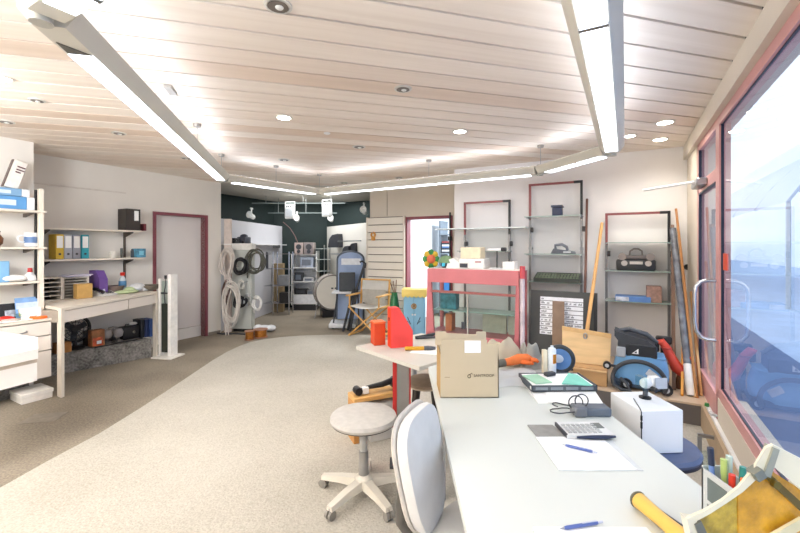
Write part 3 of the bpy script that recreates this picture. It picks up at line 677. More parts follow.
p = PR(113, -5.8, 1.309); S('white_cup', 'small white cup alone on the wall shelf', 'cup', p, RZ, MB().lathe([(0.032, 0), (0.036, 0.005), (0.04, 0.085), (0.036, 0.085), (0.03, 0.01), (0.0005, 0.008)]), M('#EFE9DD', 0.4))
p = PR(121.5, -5.8, 1.309); S('marker_pen', 'dark marker pen standing upright on the wall shelf', 'pen', p, RZ, MB().cyl((0, 0, 0), (0, 0, 0.12), 0.013).cyl((0, 0, 0.06), (0, 0, 0.125), 0.015), M('#51564F', 0.4))
p = PR(139, -5.78, 1.309)
t = T('gift_box', 'small blue patterned box at the end of the wall shelf', 'box', p, RZ)
MB().bb((-0.06, -0.06, 0), (0.06, 0.06, 0.12), 0.004).build('body', M('#4D8CA8', 0.5, 0, 0.3, 22), t); MB().bb((0.0605, -0.03, 0.03), (0.062, 0.03, 0.09)).build('front_label', M('#7FC0D4', 0.5), t)
p = PR(133.5, -5.82, 1.309); S('dark_jar', 'small dark jar beside the blue patterned box', 'jar', p, RZ, MB().lathe([(0.03, 0), (0.034, 0.01), (0.034, 0.09), (0.026, 0.10), (0.026, 0.115), (0.0005, 0.117)]), M('#46505A', 0.3))
p = PR(131, -5.80, 1.673)
t = T('file_box', 'black archive file with white label on the upper wall shelf', 'file', p, RZ)
MB().bb((-0.13, -0.1, 0), (0.08, 0.08, 0.285), 0.004).build('body', M('#3A332F', 0.55), t); MB().bb((0.0795, 0.0, 0.13), (0.082, 0.055, 0.26)).build('spine_label', PAPER, t)
p = PR(143.5, -5.78, 1.673); S('small_book', 'small dark red book at the end of the upper wall shelf', 'book', p, RZ, MB().bb((-0.05, -0.017, 0), (0.04, 0.017, 0.095), 0.002), M('#6E2A33', 0.5))
# things on the carpeted ledge under the desk
def onl(px, r): return PR(px, r, 0.236)
p = onl(62, -5.66); S('wooden_crate', 'small orange-brown crate at the desk leg on the carpeted ledge', 'crate', p, RZ, MB().bb((-0.06, -0.07, 0), (0.06, 0.07, 0.115), 0.004), M('#C98A4B', 0.6, 0, 0.2, 12))
p = onl(75, -5.72)
t = T('round_fan', 'black round desk fan under the desk', 'fan', p, RZ)
MB().lathe([(0.09, 0), (0.1, 0.01), (0.08, 0.03), (0.025, 0.04), (0.022, 0.09)], n=24).build('base', BLACK, t)
MB().torus((0.0, 0, 0.235), 0.15, 0.018, 'X', 36, 10).build('rim', BLACK, t)
gm = MB()
for r_ in (0.05, 0.085, 0.12): gm.torus((0.015, 0, 0.235), r_, 0.0035, 'X', 28, 6)
for k in range(8):
    a = PI * k / 8; gm.cyl((0.015, -0.15 * math.cos(a), 0.235 - 0.15 * math.sin(a)), (0.015, 0.15 * math.cos(a), 0.235 + 0.15 * math.sin(a)), 0.003, n=6)
gm.build('guard', DGREY, t)
MB().cyl((-0.06, 0, 0.235), (0.02, 0, 0.235), 0.045, 0.035).build('motor', BLACK, t)
for k in range(3):
    a = 2 * PI * k / 3 + 0.4; MB().box((0.0, 0.075 * math.cos(a), 0.235 + 0.075 * math.sin(a)), (0.006, 0.1, 0.065), 0.002, Matrix.Rotation(a, 3, 'X')).build('blade', DGREY, t)
p = onl(96.5, -5.66)
t = T('detergent_pack', 'red and white printed pack under the desk', 'pack', p, RZ)
MB().bb((-0.05, -0.07, 0), (0.05, 0.07, 0.2), 0.006).build('body', M('#B4774C', 0.5, 0, 0.35, 14), t); MB().bb((0.049, -0.06, 0.01), (0.053, 0.045, 0.11), 0.004).build('front_print', M('#E06A43', 0.5, 0, 0.3, 24), t); MB().bb((0.052, -0.02, 0.03), (0.0545, 0.03, 0.07)).build('white_print', PAPER, t)
p = onl(89.5, -5.8); S('dark_box', 'dark brown box half behind the red printed pack', 'box', p, RZ, MB().bb((-0.05, -0.05, 0), (0.04, 0.05, 0.18), 0.003), M('#3B302B', 0.6))
def dome(px, r, lab, sc):
    p = onl(px, r); t = T('glass_jar', lab, 'jar', p, RZ, 'glass jars on the ledge under the desk')
    MB().lathe([(0.05 * sc, 0), (0.055 * sc, 0.01), (0.05 * sc, 0.02), (0.02 * sc, 0.03), (0.02 * sc, 0.05)], n=20).build('foot', M('#6C6866', 0.3, 0.3), t)
    MB().lathe([(0.022 * sc, 0.05), (0.05 * sc, 0.07), (0.06 * sc, 0.12), (0.045 * sc, 0.165), (0.0005, 0.18)], n=20).build('bulb', M('#A59F9C', 0.12, 0.0, 0.1), t)
dome(107, -5.7, 'short glass jar on a foot, next to the red printed pack', 0.95); dome(113, -5.83, 'tall glass jar on a foot at the back of the ledge', 1.15); dome(118, -5.68, 'glass jar on a foot beside the black case', 1.0)
p = onl(129.5, -5.74)
t = T('black_case', 'black camera case with round catch under the desk', 'case', p, RZ)
MB().bb((-0.08, -0.11, 0), (0.07, 0.11, 0.165), 0.012, 2).build('body', BLACK, t); MB().tube([(0, -0.06, 0.16), (0, -0.05, 0.19), (0, 0.05, 0.19), (0, 0.06, 0.16)], 0.008, 8).build('handle', DGREY, t); MB().cyl((0.069, 0.02, 0.09), (0.075, 0.02, 0.09), 0.016).build('catch', CHROME, t)
p = PR(131, -5.76, 0.236 + 0.166); S('white_pouch', 'white pouch lying on the black camera case', 'pouch', p, RZ, MB().ball((0, 0.02, 0.022), 0.07, (0.7, 1.0, 0.3)), WHITE)
for px, r, hx, lab in ((140, -5.72, '#23272F', 'black file standing under the desk between case and blue file'), (144.5, -5.70, '#2E3E6B', 'dark blue file standing under the desk'), (149, -5.67, '#3F5C9A', 'brighter blue file nearest the desk\'s door-side leg')):
    p = onl(px, r); S('document_file', lab, 'file', p, RZ, MB().bb((-0.12, -0.033, 0), (0.08, 0.033, 0.235), 0.003), M(hx, 0.5), 'files standing under the desk')
p = onl(122, -5.55); S('black_strap', 'thin black strap lying along the edge of the carpeted ledge', 'strap', p, RZ, MB().tube([(0, -0.3, 0.008), (0.02, -0.15, 0.008), (-0.01, 0, 0.012), (0.01, 0.12, 0.008), (-0.01, 0.25, 0.01)], 0.008, 6), BLACK)

# display stand beside the door
p = G(167, 357)
t = T('display_stand', 'narrow white stand with dark panel between desk and door', 'stand', p, -0.2)
MB().bb((-0.14, -0.12, 0), (0.16, 0.14, 0.02), 0.004).build('base_plate', M('#E6E0D6', 0.5), t)
MB().bb((-0.115, -0.02, 0.02), (-0.085, 0.06, 1.03), 0.003).build('side_panel', M('#EFEBE4', 0.5), t)
MB().bb((0.035, -0.03, 0.02), (0.085, 0.09, 1.09), 0.003).build('side_panel', M('#F3F0EA', 0.5), t)
MB().bb((-0.085, 0.0, 0.06), (0.035, 0.03, 0.70)).build('dark_panel', M('#34382F', 0.5), t)
MB().bb((-0.085, 0.005, 0.70), (0.035, 0.011, 1.0)).build('clear_panel', GLASS, t)
MB().tube([(-0.03, 0.0, 0.70), (-0.035, -0.01, 0.85), (-0.02, 0.0, 0.95), (-0.03, 0.01, 1.05)], 0.006, 6).build('rod', DGREY, t)
MB().cyl((-0.03, 0.01, 1.03), (-0.03, 0.01, 1.075), 0.016).build('rod_tip', BLACK, t)
MB().bb((-0.09, -0.01, 0.83), (0.036, 0.0, 0.85)).build('crossbar', BLACK, t)
S('floor_outlet', 'square floor outlet cover set in the grey-brown carpet', 'floor outlet', G(44, 418, 0.001), 0.2, MB().bb((-0.13, -0.1, 0), (0.13, 0.1, 0.004)), M('#8E8578', 0.8, 0, 0.1, 20))

# =====================================================================
# RECESS
# =====================================================================
def panel(a, b, h, mat, name, th=0.04):
    a, b = Vector(a + (0,)), Vector(b + (0,)); t = (b - a).normalized(); n = Vector((-t.y, t.x, 0))
    if n.y < 0: n = -n
    return ST(name, MB().prism([a, b, b + n * th, a + n * th], (0, 0, h)), mat)
APAN = M('#D3D2D6', 0.6, 0, 0.02, 3)
panel((-3.07, 6.86), (-2.80, 9.5), 1.94, APAN, 'wall_alcove_left')
panel((-1.78, 9.75), (-0.62, 7.98), 1.94, M('#DDD9D0', 0.6, 0, 0.02, 3), 'wall_alcove_right')
mb = MB(); c = D(228, 300, 6.83); mb.bb((c.x - 0.06, c.y - 0.02, 0), (c.x + 0.06, c.y + 0.02, 1.93)); ST('trim_6', mb, M('#D9CBC2', 0.6))

# cabinet hung with cables
p = G(243, 331.5)
t = T('cable_cabinet', 'tall pale grey metal cabinet hung with cables at the recess entrance', 'cabinet', p, -0.1)
MB().bb((-0.185, -0.03, 0.05), (0.165, 0.10, 1.40), 0.006).build('body', M('#C9CCC6', 0.45, 0.2, 0.04, 5), t)
MB().bb((-0.17, -0.01, 0), (0.15, 0.09, 0.05)).build('base', BLACK, t)
for x, z in ((-0.06, 1.12), (-0.05, 0.55), (0.1, 0.86), (0.1, 0.62)): MB().cyl((x, -0.03, z), (x, -0.16, z), 0.007, n=8).build('hook', CHROME, t)
t0 = Vector(p)
S('white_tray_box', 'shallow white box lying on top of the cable cabinet', 'box', t0 + Vector((0, 0.03, 1.402)), -0.1, MB().bb((-0.21, -0.07, 0), (0.18, 0.08, 0.11), 0.004), M('#F0EDE6', 0.5))
def coil(c, rx, rz, r, n, mat, label, group, axis='Y', name='cable_coil', tails=2):
    mb = MB(); rnd = random.Random(sum(ord(ch) for ch in label))
    for k in range(n):
        pts = []; ox, oz, oy = rnd.uniform(-.25, .25) * rx, rnd.uniform(-.2, .2) * rz, rnd.uniform(-0.03, 0.03); sx, sz = rnd.uniform(.75, 1.05), rnd.uniform(.8, 1.05); tl = rnd.uniform(-.3, .3)
        for i in range(20):
            a = 2 * PI * i / 20; x = rx * sx * math.cos(a) + tl * rz * 0.3 * math.sin(a); z = rz * sz * math.sin(a)
            q_ = (ox + x, oy + 0.015 * math.sin(3 * a), oz + z) if axis == 'Y' else (oy, ox + x, oz + z) if axis == 'X' else (ox + x, oz + z, oy + 0.03)
            pts.append(q_)
        mb.tube(pts, r, 6, True)
    if axis != 'Z':
        for k in range(tails):
            x = rnd.uniform(-rx, rx); mb.tube([(x * .5, -0.02, -rz * .8), (x, -0.03, -rz * 1.1), (x * 1.1, 0, -rz * 1.5)], r, 6)
    return S(name, label, 'cable', c, 0, mb, mat, group)
CG = 'cable coils on the cabinet'
coil(D(227, 262, 6.62), 0.10, 0.24, 0.009, 8, M('#D9CFC6', 0.5), 'upper tangle of cream cables on the wall side of the cabinet', CG)
coil(D(231, 303, 6.58), 0.13, 0.36, 0.009, 9, M('#E2DBD2', 0.5), 'large lower coil of white cable hanging nearly to the floor', CG)
coil(D(226, 290, 6.64), 0.06, 0.16, 0.01, 4, M('#5D4338', 0.5), 'brown cable coil between the two pale cable tangles', CG)
coil(D(240.5, 266, 6.70), 0.11, 0.12, 0.014, 7, BLACK, 'black cable reel on the upper hook of the cabinet', CG, tails=0)
coil(D(256, 261, 6.78), 0.15, 0.19, 0.012, 6, M('#59594F', 0.5), 'large loose olive grey cable coil at the cabinet edge', CG, tails=1)
coil(D(240, 301.5, 6.70), 0.09, 0.09, 0.016, 7, BLACK, 'black cable reel on the lower hook of the cabinet', CG, tails=0)
coil(D(247, 300, 6.70), 0.055, 0.08, 0.01, 4, M('#B8BAB8', 0.3, 0.5), 'silver cable coil beside the lower black reel', CG, tails=1)
coil(D(241, 285, 6.71), 0.05, 0.07, 0.008, 4, M('#DAD8D0', 0.4), 'small white cable coil between the two black reels', CG, tails=1)
coil(D(257, 303, 6.75), 0.07, 0.11, 0.01, 5, M('#E5E4E0', 0.4), 'white cable coil hanging at the lower cabinet edge', CG, tails=1)
S('floor_cable', 'black cable running over the floor in front of the cabinet', 'cable', G(243, 334, 0.002), 0, MB().tube([(-0.5, 0.05, 0.012), (-0.3, -0.05, 0.012), (-0.1, -0.02, 0.012), (0.1, -0.08, 0.012), (0.35, 0.0, 0.012)], 0.012, 6), DGREY)
def spool(px, py, r, h, label):
    t = T('wire_spool', label, 'spool', G(px, py, 0.001), 0, 'copper wire spools on the floor')
    MB().lathe([(r, 0), (r, 0.012), (r * 0.55, 0.014)], n=24).lathe([(r * 0.55, h - 0.014), (r, h - 0.012), (r, h)], n=24).build('flanges', M('#A8765A', 0.45, 0.2), t)
    MB().lathe([(r * 0.6, 0.013), (r * 0.82, 0.016), (r * 0.82, h - 0.016), (r * 0.6, h - 0.013)], n=24).build('winding', M('#C07E3C', 0.3, 0.8, 0.15, 40), t)
spool(249.5, 339.5, 0.075, 0.14, 'smaller copper wire spool on the floor by the cabinet')
spool(260.5, 337, 0.115, 0.13, 'wider copper wire spool on the floor under the white bag')
S('plastic_bag', 'white crumpled plastic bag on the floor behind the copper spools', 'bag', G(264, 331.5, 0.001), 0, MB().ball((0, 0, 0.055), 0.15, (1.05, 0.7, 0.36), 20).ball((0.1, 0.05, 0.05), 0.09, (1, 1, 0.6)).ball((-0.1, 0.0, 0.06), 0.08, (1, 1, 0.75)), M('#EDEEF0', 0.45, 0, 0.08, 10, 0.7, bscale=18))
# devices standing on a board over the cabinet
t = T('wall_board', 'white narrow shelf board on the recess panel above the cable cabinet', 'shelf', Vector((-3.02, 7.7, 1.40)), -0.1)
MB().bb((0.0, -0.9, 0.09), (0.24, 1.6, 0.105)).build('board', WHITE, t)
for y in (-0.6, 1.3): MB().bb((0.0, y, 0.03), (0.2, y + 0.02, 0.09)).build('bracket', STEEL, t)
for px, zz, lab, w in ((232, 0, 'flat black device on the recess shelf near the corner', 0.1), (244, 0, 'black camera-like device on the recess shelf', 0.09)):
    q_ = D(px, 243, 7.1 if px < 240 else 7.35)
    t = T('hifi_device', lab, 'device', Vector((q_.x, q_.y, 1.507)), -0.1)
    if px < 240: MB().bb((-w, -0.1, 0), (w, 0.1, 0.05), 0.006).bb((-w * .8, -0.1, 0.06), (w, 0.1, 0.10), 0.006).bb((-w * .5, -0.05, 0.05), (w * .5, 0.05, 0.06)).build('body', BLACK, t)
    else: MB().bb((-w, -0.1, 0), (w, 0.1, 0.13), 0.02, 2).ball((0, 0, 0.14), 0.07, (1, 1, 0.6)).build('body', M('#3F4350', 0.4), t)
    MB().cyl((w * .4, -0.101, 0.03), (w * .4, -0.112, 0.03), 0.018).build('dial', CHROME, t)

# chrome wire rack and its sacks
rc = Vector((-2.72, 8.65, 0))
t = T('wire_rack', 'chrome wire rack along the white recess panel', 'rack', rc, 0.0)
for x in (-0.34, 0.02, 0.36):
    for y in (-0.14, 0.16): MB().cyl((x, y, 0), (x, y, 1.35), 0.013, n=8).build('post', CHROME, t)
for z in (0.25, 0.62, 0.98, 1.3):
    mb = MB()
    for k in range(6): mb.cyl((-0.34, -0.14 + 0.06 * k, z), (0.36, -0.14 + 0.06 * k, z), 0.006, n=6)
    for x in (-0.34, 0.02, 0.36): mb.cyl((x, -0.14, z), (x, 0.16, z), 0.007, n=6)
    mb.build('wire_shelf', CHROME, t)
S('paper_sack', 'brown cardboard tube box standing behind the chrome rack', 'carton', Vector((D(279, 270, 9.0).x, 9.0, 0.001)), 0.1, MB().bb((-0.13, -0.1, 0), (0.11, 0.1, 1.08), 0.01), M('#A08A68', 0.75, 0, 0.08, 6))
S('rolled_cloth', 'dark rolled cloth standing in the chrome rack', 'roll', Vector((D(265, 262, 8.6).x, 8.66, 0.98)), 0, MB().cyl((0, 0, 0.008), (0, 0, 0.32), 0.05).ball((0, 0, 0.32), 0.05), DGREY)
for px, z, lab in ((284, 0.626, 'grey box on the middle shelf of the chrome rack'), (285, 0.256, 'black box on the lowest shelf of the chrome rack')):
    S('rack_box', lab, 'box', Vector((D(px, 260, 8.6).x, 8.62, z)), 0, MB().bb((-0.1, -0.1, 0.005), (0.1, 0.1, 0.22), 0.004), MGREY if z > .5 else BLACK)

# white shelf unit with two loudspeakers on top
q_ = D(305.5, 300, 9.3)
t = T('white_shelf_unit', 'white open shelf unit against the dark green wall', 'shelf', Vector((q_.x, 9.3, 0)), 0)
w = 0.29
MB().bb((-w, -0.15, 0.12), (-w + 0.02, 0.18, 1.30)).build('side_panel', WHITE, t); MB().bb((w - 0.02, -0.15, 0.12), (w, 0.18, 1.36)).build('side_panel', WHITE, t)
MB().bb((-w, 0.165, 0.05), (w, 0.18, 1.3)).build('back_panel', M('#DCDEE2', 0.5), t)
MB().bb((-w + 0.02, -0.14, 0), (w - 0.02, 0.16, 0.14)).build('dark_base', BLACK, t)
for z in (0.16, 0.36, 0.66, 0.98, 1.28): MB().bb((-w + 0.02, -0.15, z - 0.02), (w - 0.02, 0.165, z)).build('shelf_board', WHITE, t)
MB().bb((-w + 0.02, -0.152, 0.16), (w - 0.02, -0.14, 0.34)).build('front_panel', M('#EDEDF0', 0.4), t)
for dx, dz, wd, hh, mat, nm, cat, lab in (
    (0.06, 0.981, 0.15, 0.24, M('#A9B3C4', 0.4, 0, 0.2, 12), 'framed_picture', 'picture', 'bluish framed picture in the white shelf unit'),
    (-0.13, 0.661, 0.09, 0.2, DGREY, 'small_radio', 'radio', 'dark small radio in the white shelf unit'),
    (0.1, 0.661, 0.12, 0.09, LGREY, 'flat_case', 'case', 'pale flat case in the white shelf unit'),
    (-0.08, 0.361, 0.15, 0.13, BLACK, 'black_amplifier', 'amplifier', 'black amplifier low in the white shelf unit'),
    (0.14, 0.361, 0.07, 0.1, MGREY, 'grey_can', 'can', 'grey tin beside the black amplifier')):
    t2 = T(nm, lab, cat, Vector((q_.x + dx, 9.25, dz)), 0)
    MB().bb((-wd, -0.08, 0), (wd, 0.08, hh), 0.006).build('body', mat, t2); MB().bb((-wd * .75, -0.084, hh * .2), (wd * .6, -0.08, hh * .75)).build('front', M('#6F7785', 0.4) if mat != BLACK else DGREY, t2)
def speaker(px, wd, lab, face):
    t = T('loudspeaker', lab, 'loudspeaker', Vector((D(px, 250, 9.25).x, 9.25, 1.282)), 0, 'loudspeakers on the white shelf unit')
    MB().bb((-wd, -0.12, 0), (wd, 0.12, 0.27), 0.005).build('cabinet', M('#A89A94', 0.5), t)
    MB().bb((-wd * .9, -0.126, 0.01), (wd * .9, -0.12, 0.26)).build('front', M(face, 0.5), t)
    for z, r in ((0.17, wd * .62), (0.065, wd * .4)): MB().lathe([(r, 0), (r, 0.004), (r * .4, 0.001), (0.0005, 0.003)], (0.0, -0.126, z), 18, Matrix.Rotation(PI / 2, 3, 'X')).build('driver', DGREY, t)
speaker(300, 0.10, 'loudspeaker with pale brown front on the white shelf unit', '#B9A7A0'); speaker(310, 0.11, 'loudspeaker with dark round driver on the white shelf unit', '#8B8181')
S('wall_cable', 'thin cable hanging down the dark wall to the loudspeakers', 'cable', Vector((0, 0, 0)), 0, MB().tube([D(283, 222, 9.3), D(290, 228, 9.3), D(295, 236, 9.3), D(298, 243, 9.3)], 0.008, 6), M('#7A5A55', 0.5))

# bass drum
q_ = D(331, 289.5, 8.42)
t = T('bass_drum', 'cream bass drum standing on a low black base in the recess', 'drum', Vector((q_.x, 8.42, 0.0)), 0.35); t.scale = (0.93, 0.93, 0.97)
dz = 0.53; R90 = Matrix.Rotation(PI / 2, 3, 'X')
MB().lathe([(0.36, -0.17), (0.37, -0.165), (0.37, 0.165), (0.36, 0.17)], (0, 0, dz), 36, R90).build('shell', M('#B7AFA6', 0.4, 0.1), t)
MB().lathe([(0.0005, 0.172), (0.35, 0.172), (0.35, 0.178), (0.0005, 0.18)], (0, 0, dz), 36, R90).build('drum_head', M('#F0EADD', 0.5, 0, 0.02, 6), t)
MB().torus((0, -0.172, dz), 0.365, 0.018, 'Y', 40, 8).build('hoop', M('#8E8780', 0.35, 0.4), t); MB().torus((0, 0.172, dz), 0.365, 0.018, 'Y', 40, 8).build('hoop', M('#8E8780', 0.35, 0.4), t)
for k in range(8):
    a = 2 * PI * k / 8 + .2; MB().cyl((0.385 * math.cos(a), -0.16, dz + 0.385 * math.sin(a)), (0.385 * math.cos(a), -0.02, dz + 0.385 * math.sin(a)), 0.009, n=8).build('tension_rod', CHROME, t)
lm = MB()
for k, (x, l) in enumerate(((-0.03, 0.05), (0.05, 0.06), (0.12, 0.04))): lm.bb((x + 0.0, -0.1815, dz + 0.07), (x + l, -0.1805, dz + 0.1))
lm.build('lettering', DGREY, t)
for s in (-1, 1): MB().cyl((s * 0.3, -0.05, 0.33), (s * 0.40, -0.25, 0.008), 0.009, n=8).build('spur', CHROME, t)
MB().bb((-0.22, -0.18, 0), (0.22, 0.18, 0.155), 0.01).build('stand', BLACK, t)

# glass shelves and things at the pale recess panel on the door-wall side
t = T('panel_shelves', 'three thin glass shelves on the pale panel behind the drum', 'shelf', D(327, 260, 9.35), -0.95)
for py in (248.5, 259, 270.5): MB().bb((-0.2, -0.3, ZA(py, 9.35) - t.location.z - 0.01), (0.15, 0.02, ZA(py, 9.35) - t.location.z)).build('glass_shelf', M('#C9D2D0', 0.15), t)
for x in (-0.18, 0.12): MB().bb((x, 0.0, -0.35), (x + 0.02, 0.02, 0.35)).build('rail', STEEL, t)
for px, py, s, lab in ((333, 247.5, 0.16, 'dark angular camera bag on the top shelf of the pale recess panel'), (352, 252, 0.1, 'black box in front of the pale recess panel, above the blue machine'), (345, 254, 0.09, 'smaller black box beside the other one above the blue machine')):
    Yq = 8.95 if px < 340 else 8.4
    p = D(px, py, Yq)
    o = S('camera_bag' if s > .15 else 'black_box', lab, 'bag' if s > .15 else 'box', p, -0.6, MB().prism([(-s, 0, 0), (s, 0, 0), (s * .85, 0, s * 1.9), (-s * .2, 0, s * 1.75), (-s * .75, 0, s * 1.2)], (0, s, 0)), M('#34363B', 0.5))
t = T('panel_rail', 'thin metal rail on the pale recess panel with a shelf for black boxes', 'rail', D(350, 241, 8.35), -0.95)
MB().cyl((-0.55, 0, 0), (0.45, 0, 0), 0.012, n=8).build('bar', STEEL, t); MB().bb((-0.5, -0.25, -0.28), (0.45, 0.02, -0.265)).build('board', STEEL, t)

# spotlights on rails under the ceiling of the recess
for (x0, x1, py, Yq, lab) in ((252, 345, 203.2, 8.4, 'long rail of spotlights highest in the recess'), (268, 337, 213, 8.8, 'second spotlight rail just below the long one')):
    a, b = D(x0, py, Yq), D(x1, py, Yq)
    t = T('spotlight_rail', lab, 'lamp rail', (a + b) / 2, 0, 'spotlight rails in the recess'); L = (b - a).length / 2
    MB().bb((-L, -0.012, -0.012), (L, 0.012, 0.012)).build('rail', M('#66706E', 0.5, 0.1), t)
    for x in (-L * .7, L * .1, L * .7): MB().cyl((x, 0, 0.01), (x, 0, CZ - t.location.z), 0.005, n=6).build('rod', M('#9A9E9C', 0.4), t)
def spot(px, py, Yq, kind, lab, tilt=0.4):
    t = T('spotlight', lab, 'spotlight', D(px, py, Yq), random.uniform(-.4, .4), 'white spotlights in the recess')
    if kind == 'can': t.scale = (0.75, 0.75, 0.85)
    wm = M('#F0F0EC', 0.4)
    if kind == 'box':
        MB().bb((-0.1, -0.05, -0.16), (0.1, 0.05, 0.14), 0.02, 2).build('housing', wm, t)
        MB().bb((-0.085, -0.056, -0.13), (0.085, -0.05, 0.05), 0.004).build('front_glass', M('#C9CDD0', 0.2), t)
        mb = MB(); [mb.bb((-0.05 + 0.04 * k, -0.055, 0.075), (-0.03 + 0.04 * k, -0.05, 0.11)) for k in range(3)]; mb.build('vent_slots', DGREY, t)
        MB().tube([(-0.105, 0, 0.0), (-0.11, 0, 0.19), (0.11, 0, 0.19), (0.105, 0, 0.0)], 0.01, 6).build('yoke', wm, t)
    else:
        rt = Matrix.Rotation(tilt + PI / 2 * .6, 3, 'X')
        MB().lathe([(0.045, -0.12), (0.055, -0.1), (0.062, 0.05), (0.085, 0.12), (0.075, 0.12), (0.05, 0.06), (0.0005, 0.05)], (0, 0, 0), 20, rt).build('housing', wm, t)
        MB().cyl((0, 0, 0.02), (0, 0, 0.16), 0.018, n=10).build('stem', wm, t); MB().bb((-0.02, -0.05, 0.15), (0.02, 0.05, 0.19), 0.004).build('track_adapter', M('#D9D9D5', 0.4), t)
spot(251.5, 216, 7.8, 'can', 'white spotlight above the tall recess panel near the cabinet')
spot(290, 211, 8.3, 'box', 'square white floodlight on the long rail')
spot(297, 219, 8.75, 'can', 'white spotlight hanging below the square floodlight')
spot(327, 209, 8.3, 'box', 'second white floodlight beside the drum-side spotlight')
spot(331, 219, 8.75, 'can', 'white spotlight below the second floodlight, above the pale panel')
spot(364, 211, 7.6, 'can', 'white spotlight at the edge of the door wall')

# blue folded exercise machine
q_ = G(350, 325.5)
t = T('exercise_machine', 'blue-grey folded exercise machine with rounded top beside the director chair', 'exercise machine', q_, 0.05)
W_ = 0.23
pts = [(-W_, -0.02, 0.12)] + [(-W_ * math.cos(PI * k / 12) ** 1 if True else 0, 0, 1.22 + 0.14 * math.sin(PI * k / 12)) for k in range(13)] + [(W_, -0.02, 0.12)]
tl = Matrix.Rotation(math.radians(-6), 3, 'X')
MB().prism([tl @ Vector((x, 0.0, z)) for x, y, z in pts], (0, 0.07, 0)).build('deck', M('#93A8CC', 0.4, 0, 0.06, 5), t)
MB().tube([tl @ Vector((x * 1.06, 0.03, z + (0.012 if z > 1.2 else 0))) for x, y, z in pts], 0.022, 8).build('frame', M('#59606C', 0.4, 0.2), t)
MB().prism([tl @ Vector(v) for v in ((-0.17, -0.012, 1.12), (0.19, -0.012, 1.12), (0.19, -0.012, 1.24), (-0.17, -0.012, 1.24))], (0, 0.02, 0)).build('white_band', M('#E9ECF0', 0.4), t)
MB().bb((-0.3, -0.32, 0.62), (0.2, 0.02, 0.655), 0.008).build('tray', M('#DDE0E4', 0.4), t)
for s in (-.28, .18): MB().cyl((s, -0.30, 0.02), (s * .8, 0.0, 0.63), 0.014, n=8).build('strut', DGREY, t)
MB().bb((-0.35, -0.36, 0.02), (0.12, 0.1, 0.10), 0.02, 2).build('base', M('#D6D8DA', 0.4), t)
for x in (-0.28, 0.05): MB().cyl((x - 0.02, -0.3, 0.03), (x + 0.02, -0.3, 0.03), 0.03).build('wheel', BLACK, t)
t2 = T('black_loudspeaker', 'black loudspeaker standing on the exercise machine tray', 'loudspeaker', q_ + Vector((-0.03, -0.16, 0.657)), 0.1)
MB().bb((-0.14, -0.1, 0), (0.14, 0.1, 0.33), 0.008).build('cabinet', M('#34373A', 0.6), t2); MB().bb((-0.125, -0.106, 0.015), (0.125, -0.1, 0.315)).build('grille', M('#4A4E52', 0.8), t2)
# dark tripod leaning beside it
q_ = G(347, 331.5)
t = T('folded_tripod', 'folded black tripod leaning between exercise machine and director chair', 'tripod', q_, 0)
for dx, dy, tx in ((-0.07, 0, 0.1), (0.05, 0.02, 0.16), (0.0, 0.1, 0.14)):
    MB().cyl((dx, dy, 0.0), (tx, 0.12, 0.72), 0.02, 0.026, n=10).build('leg', M('#2B2D31', 0.5), t)
MB().cyl((0.13, 0.12, 0.66), (0.28, 0.2, 1.13), 0.022, n=10).build('column', M('#3A3C40', 0.5), t)
MB().tube([(0.2, 0.2, 1.18), (0.24, 0.2, 1.2), (0.30, 0.2, 1.16), (0.29, 0.2, 1.08)], 0.016, 8).build('head', BLACK, t)

# slatted display panel on the door wall
mb = MB(); s0, s1 = r_at(367.5, 5.95), r_at(404, 5.95)
t = T('slat_panel', 'cream slatted display panel on the wall beside the second doorway', 'slatwall panel', R((s0 + s1) / 2, 5.95, 0.02), RZ)
hw = (s1 - s0) / 2
mb = MB(); n = 15; hh = 1.955
for k in range(n): mb.bb((-hw, -0.02, hh * k / n), (hw, 0.012, hh * (k + 1) / n - 0.014), 0.002)
mb.build('slats', M('#EDE6DA', 0.5, 0, 0.015, 4), t); MB().bb((-hw, 0.012, 0), (hw, 0.045, hh)).build('back_board', M('#7B7064', 0.7), t)
for s in (-1, 1): MB().bb((s * hw - 0.012, -0.024, 0), (s * hw + 0.012, 0.045, hh)).build('edge_strip', M('#E4DACB', 0.5), t)
p = R(r_at(373, 5.9), 5.905, 0); z = ZA(236, p.y)
t = T('hanging_clamp', 'small orange clamp hanging on the slatted panel', 'clamp', Vector((p.x, p.y, z)), RZ)
MB().torus((0, 0, 0.02), 0.04, 0.016, 'Y', 18, 8).box((0.0, 0, -0.05), (0.075, 0.03, 0.06), 0.008).build('body', M('#D79A4B', 0.5), t); MB().cyl((0, 0.03, 0.06), (0, -0.02, 0.06), 0.01).build('hook', STEEL, t)
S('wall_seam', 'thin vertical cable conduit on the wall above the slatted panel', 'conduit', R(r_at(387, 5.99), 5.993, 2.0), RZ, MB().bb((-0.006, -0.004, 0), (0.006, 0.004, 0.52)), M('#C2B8A8', 0.6))

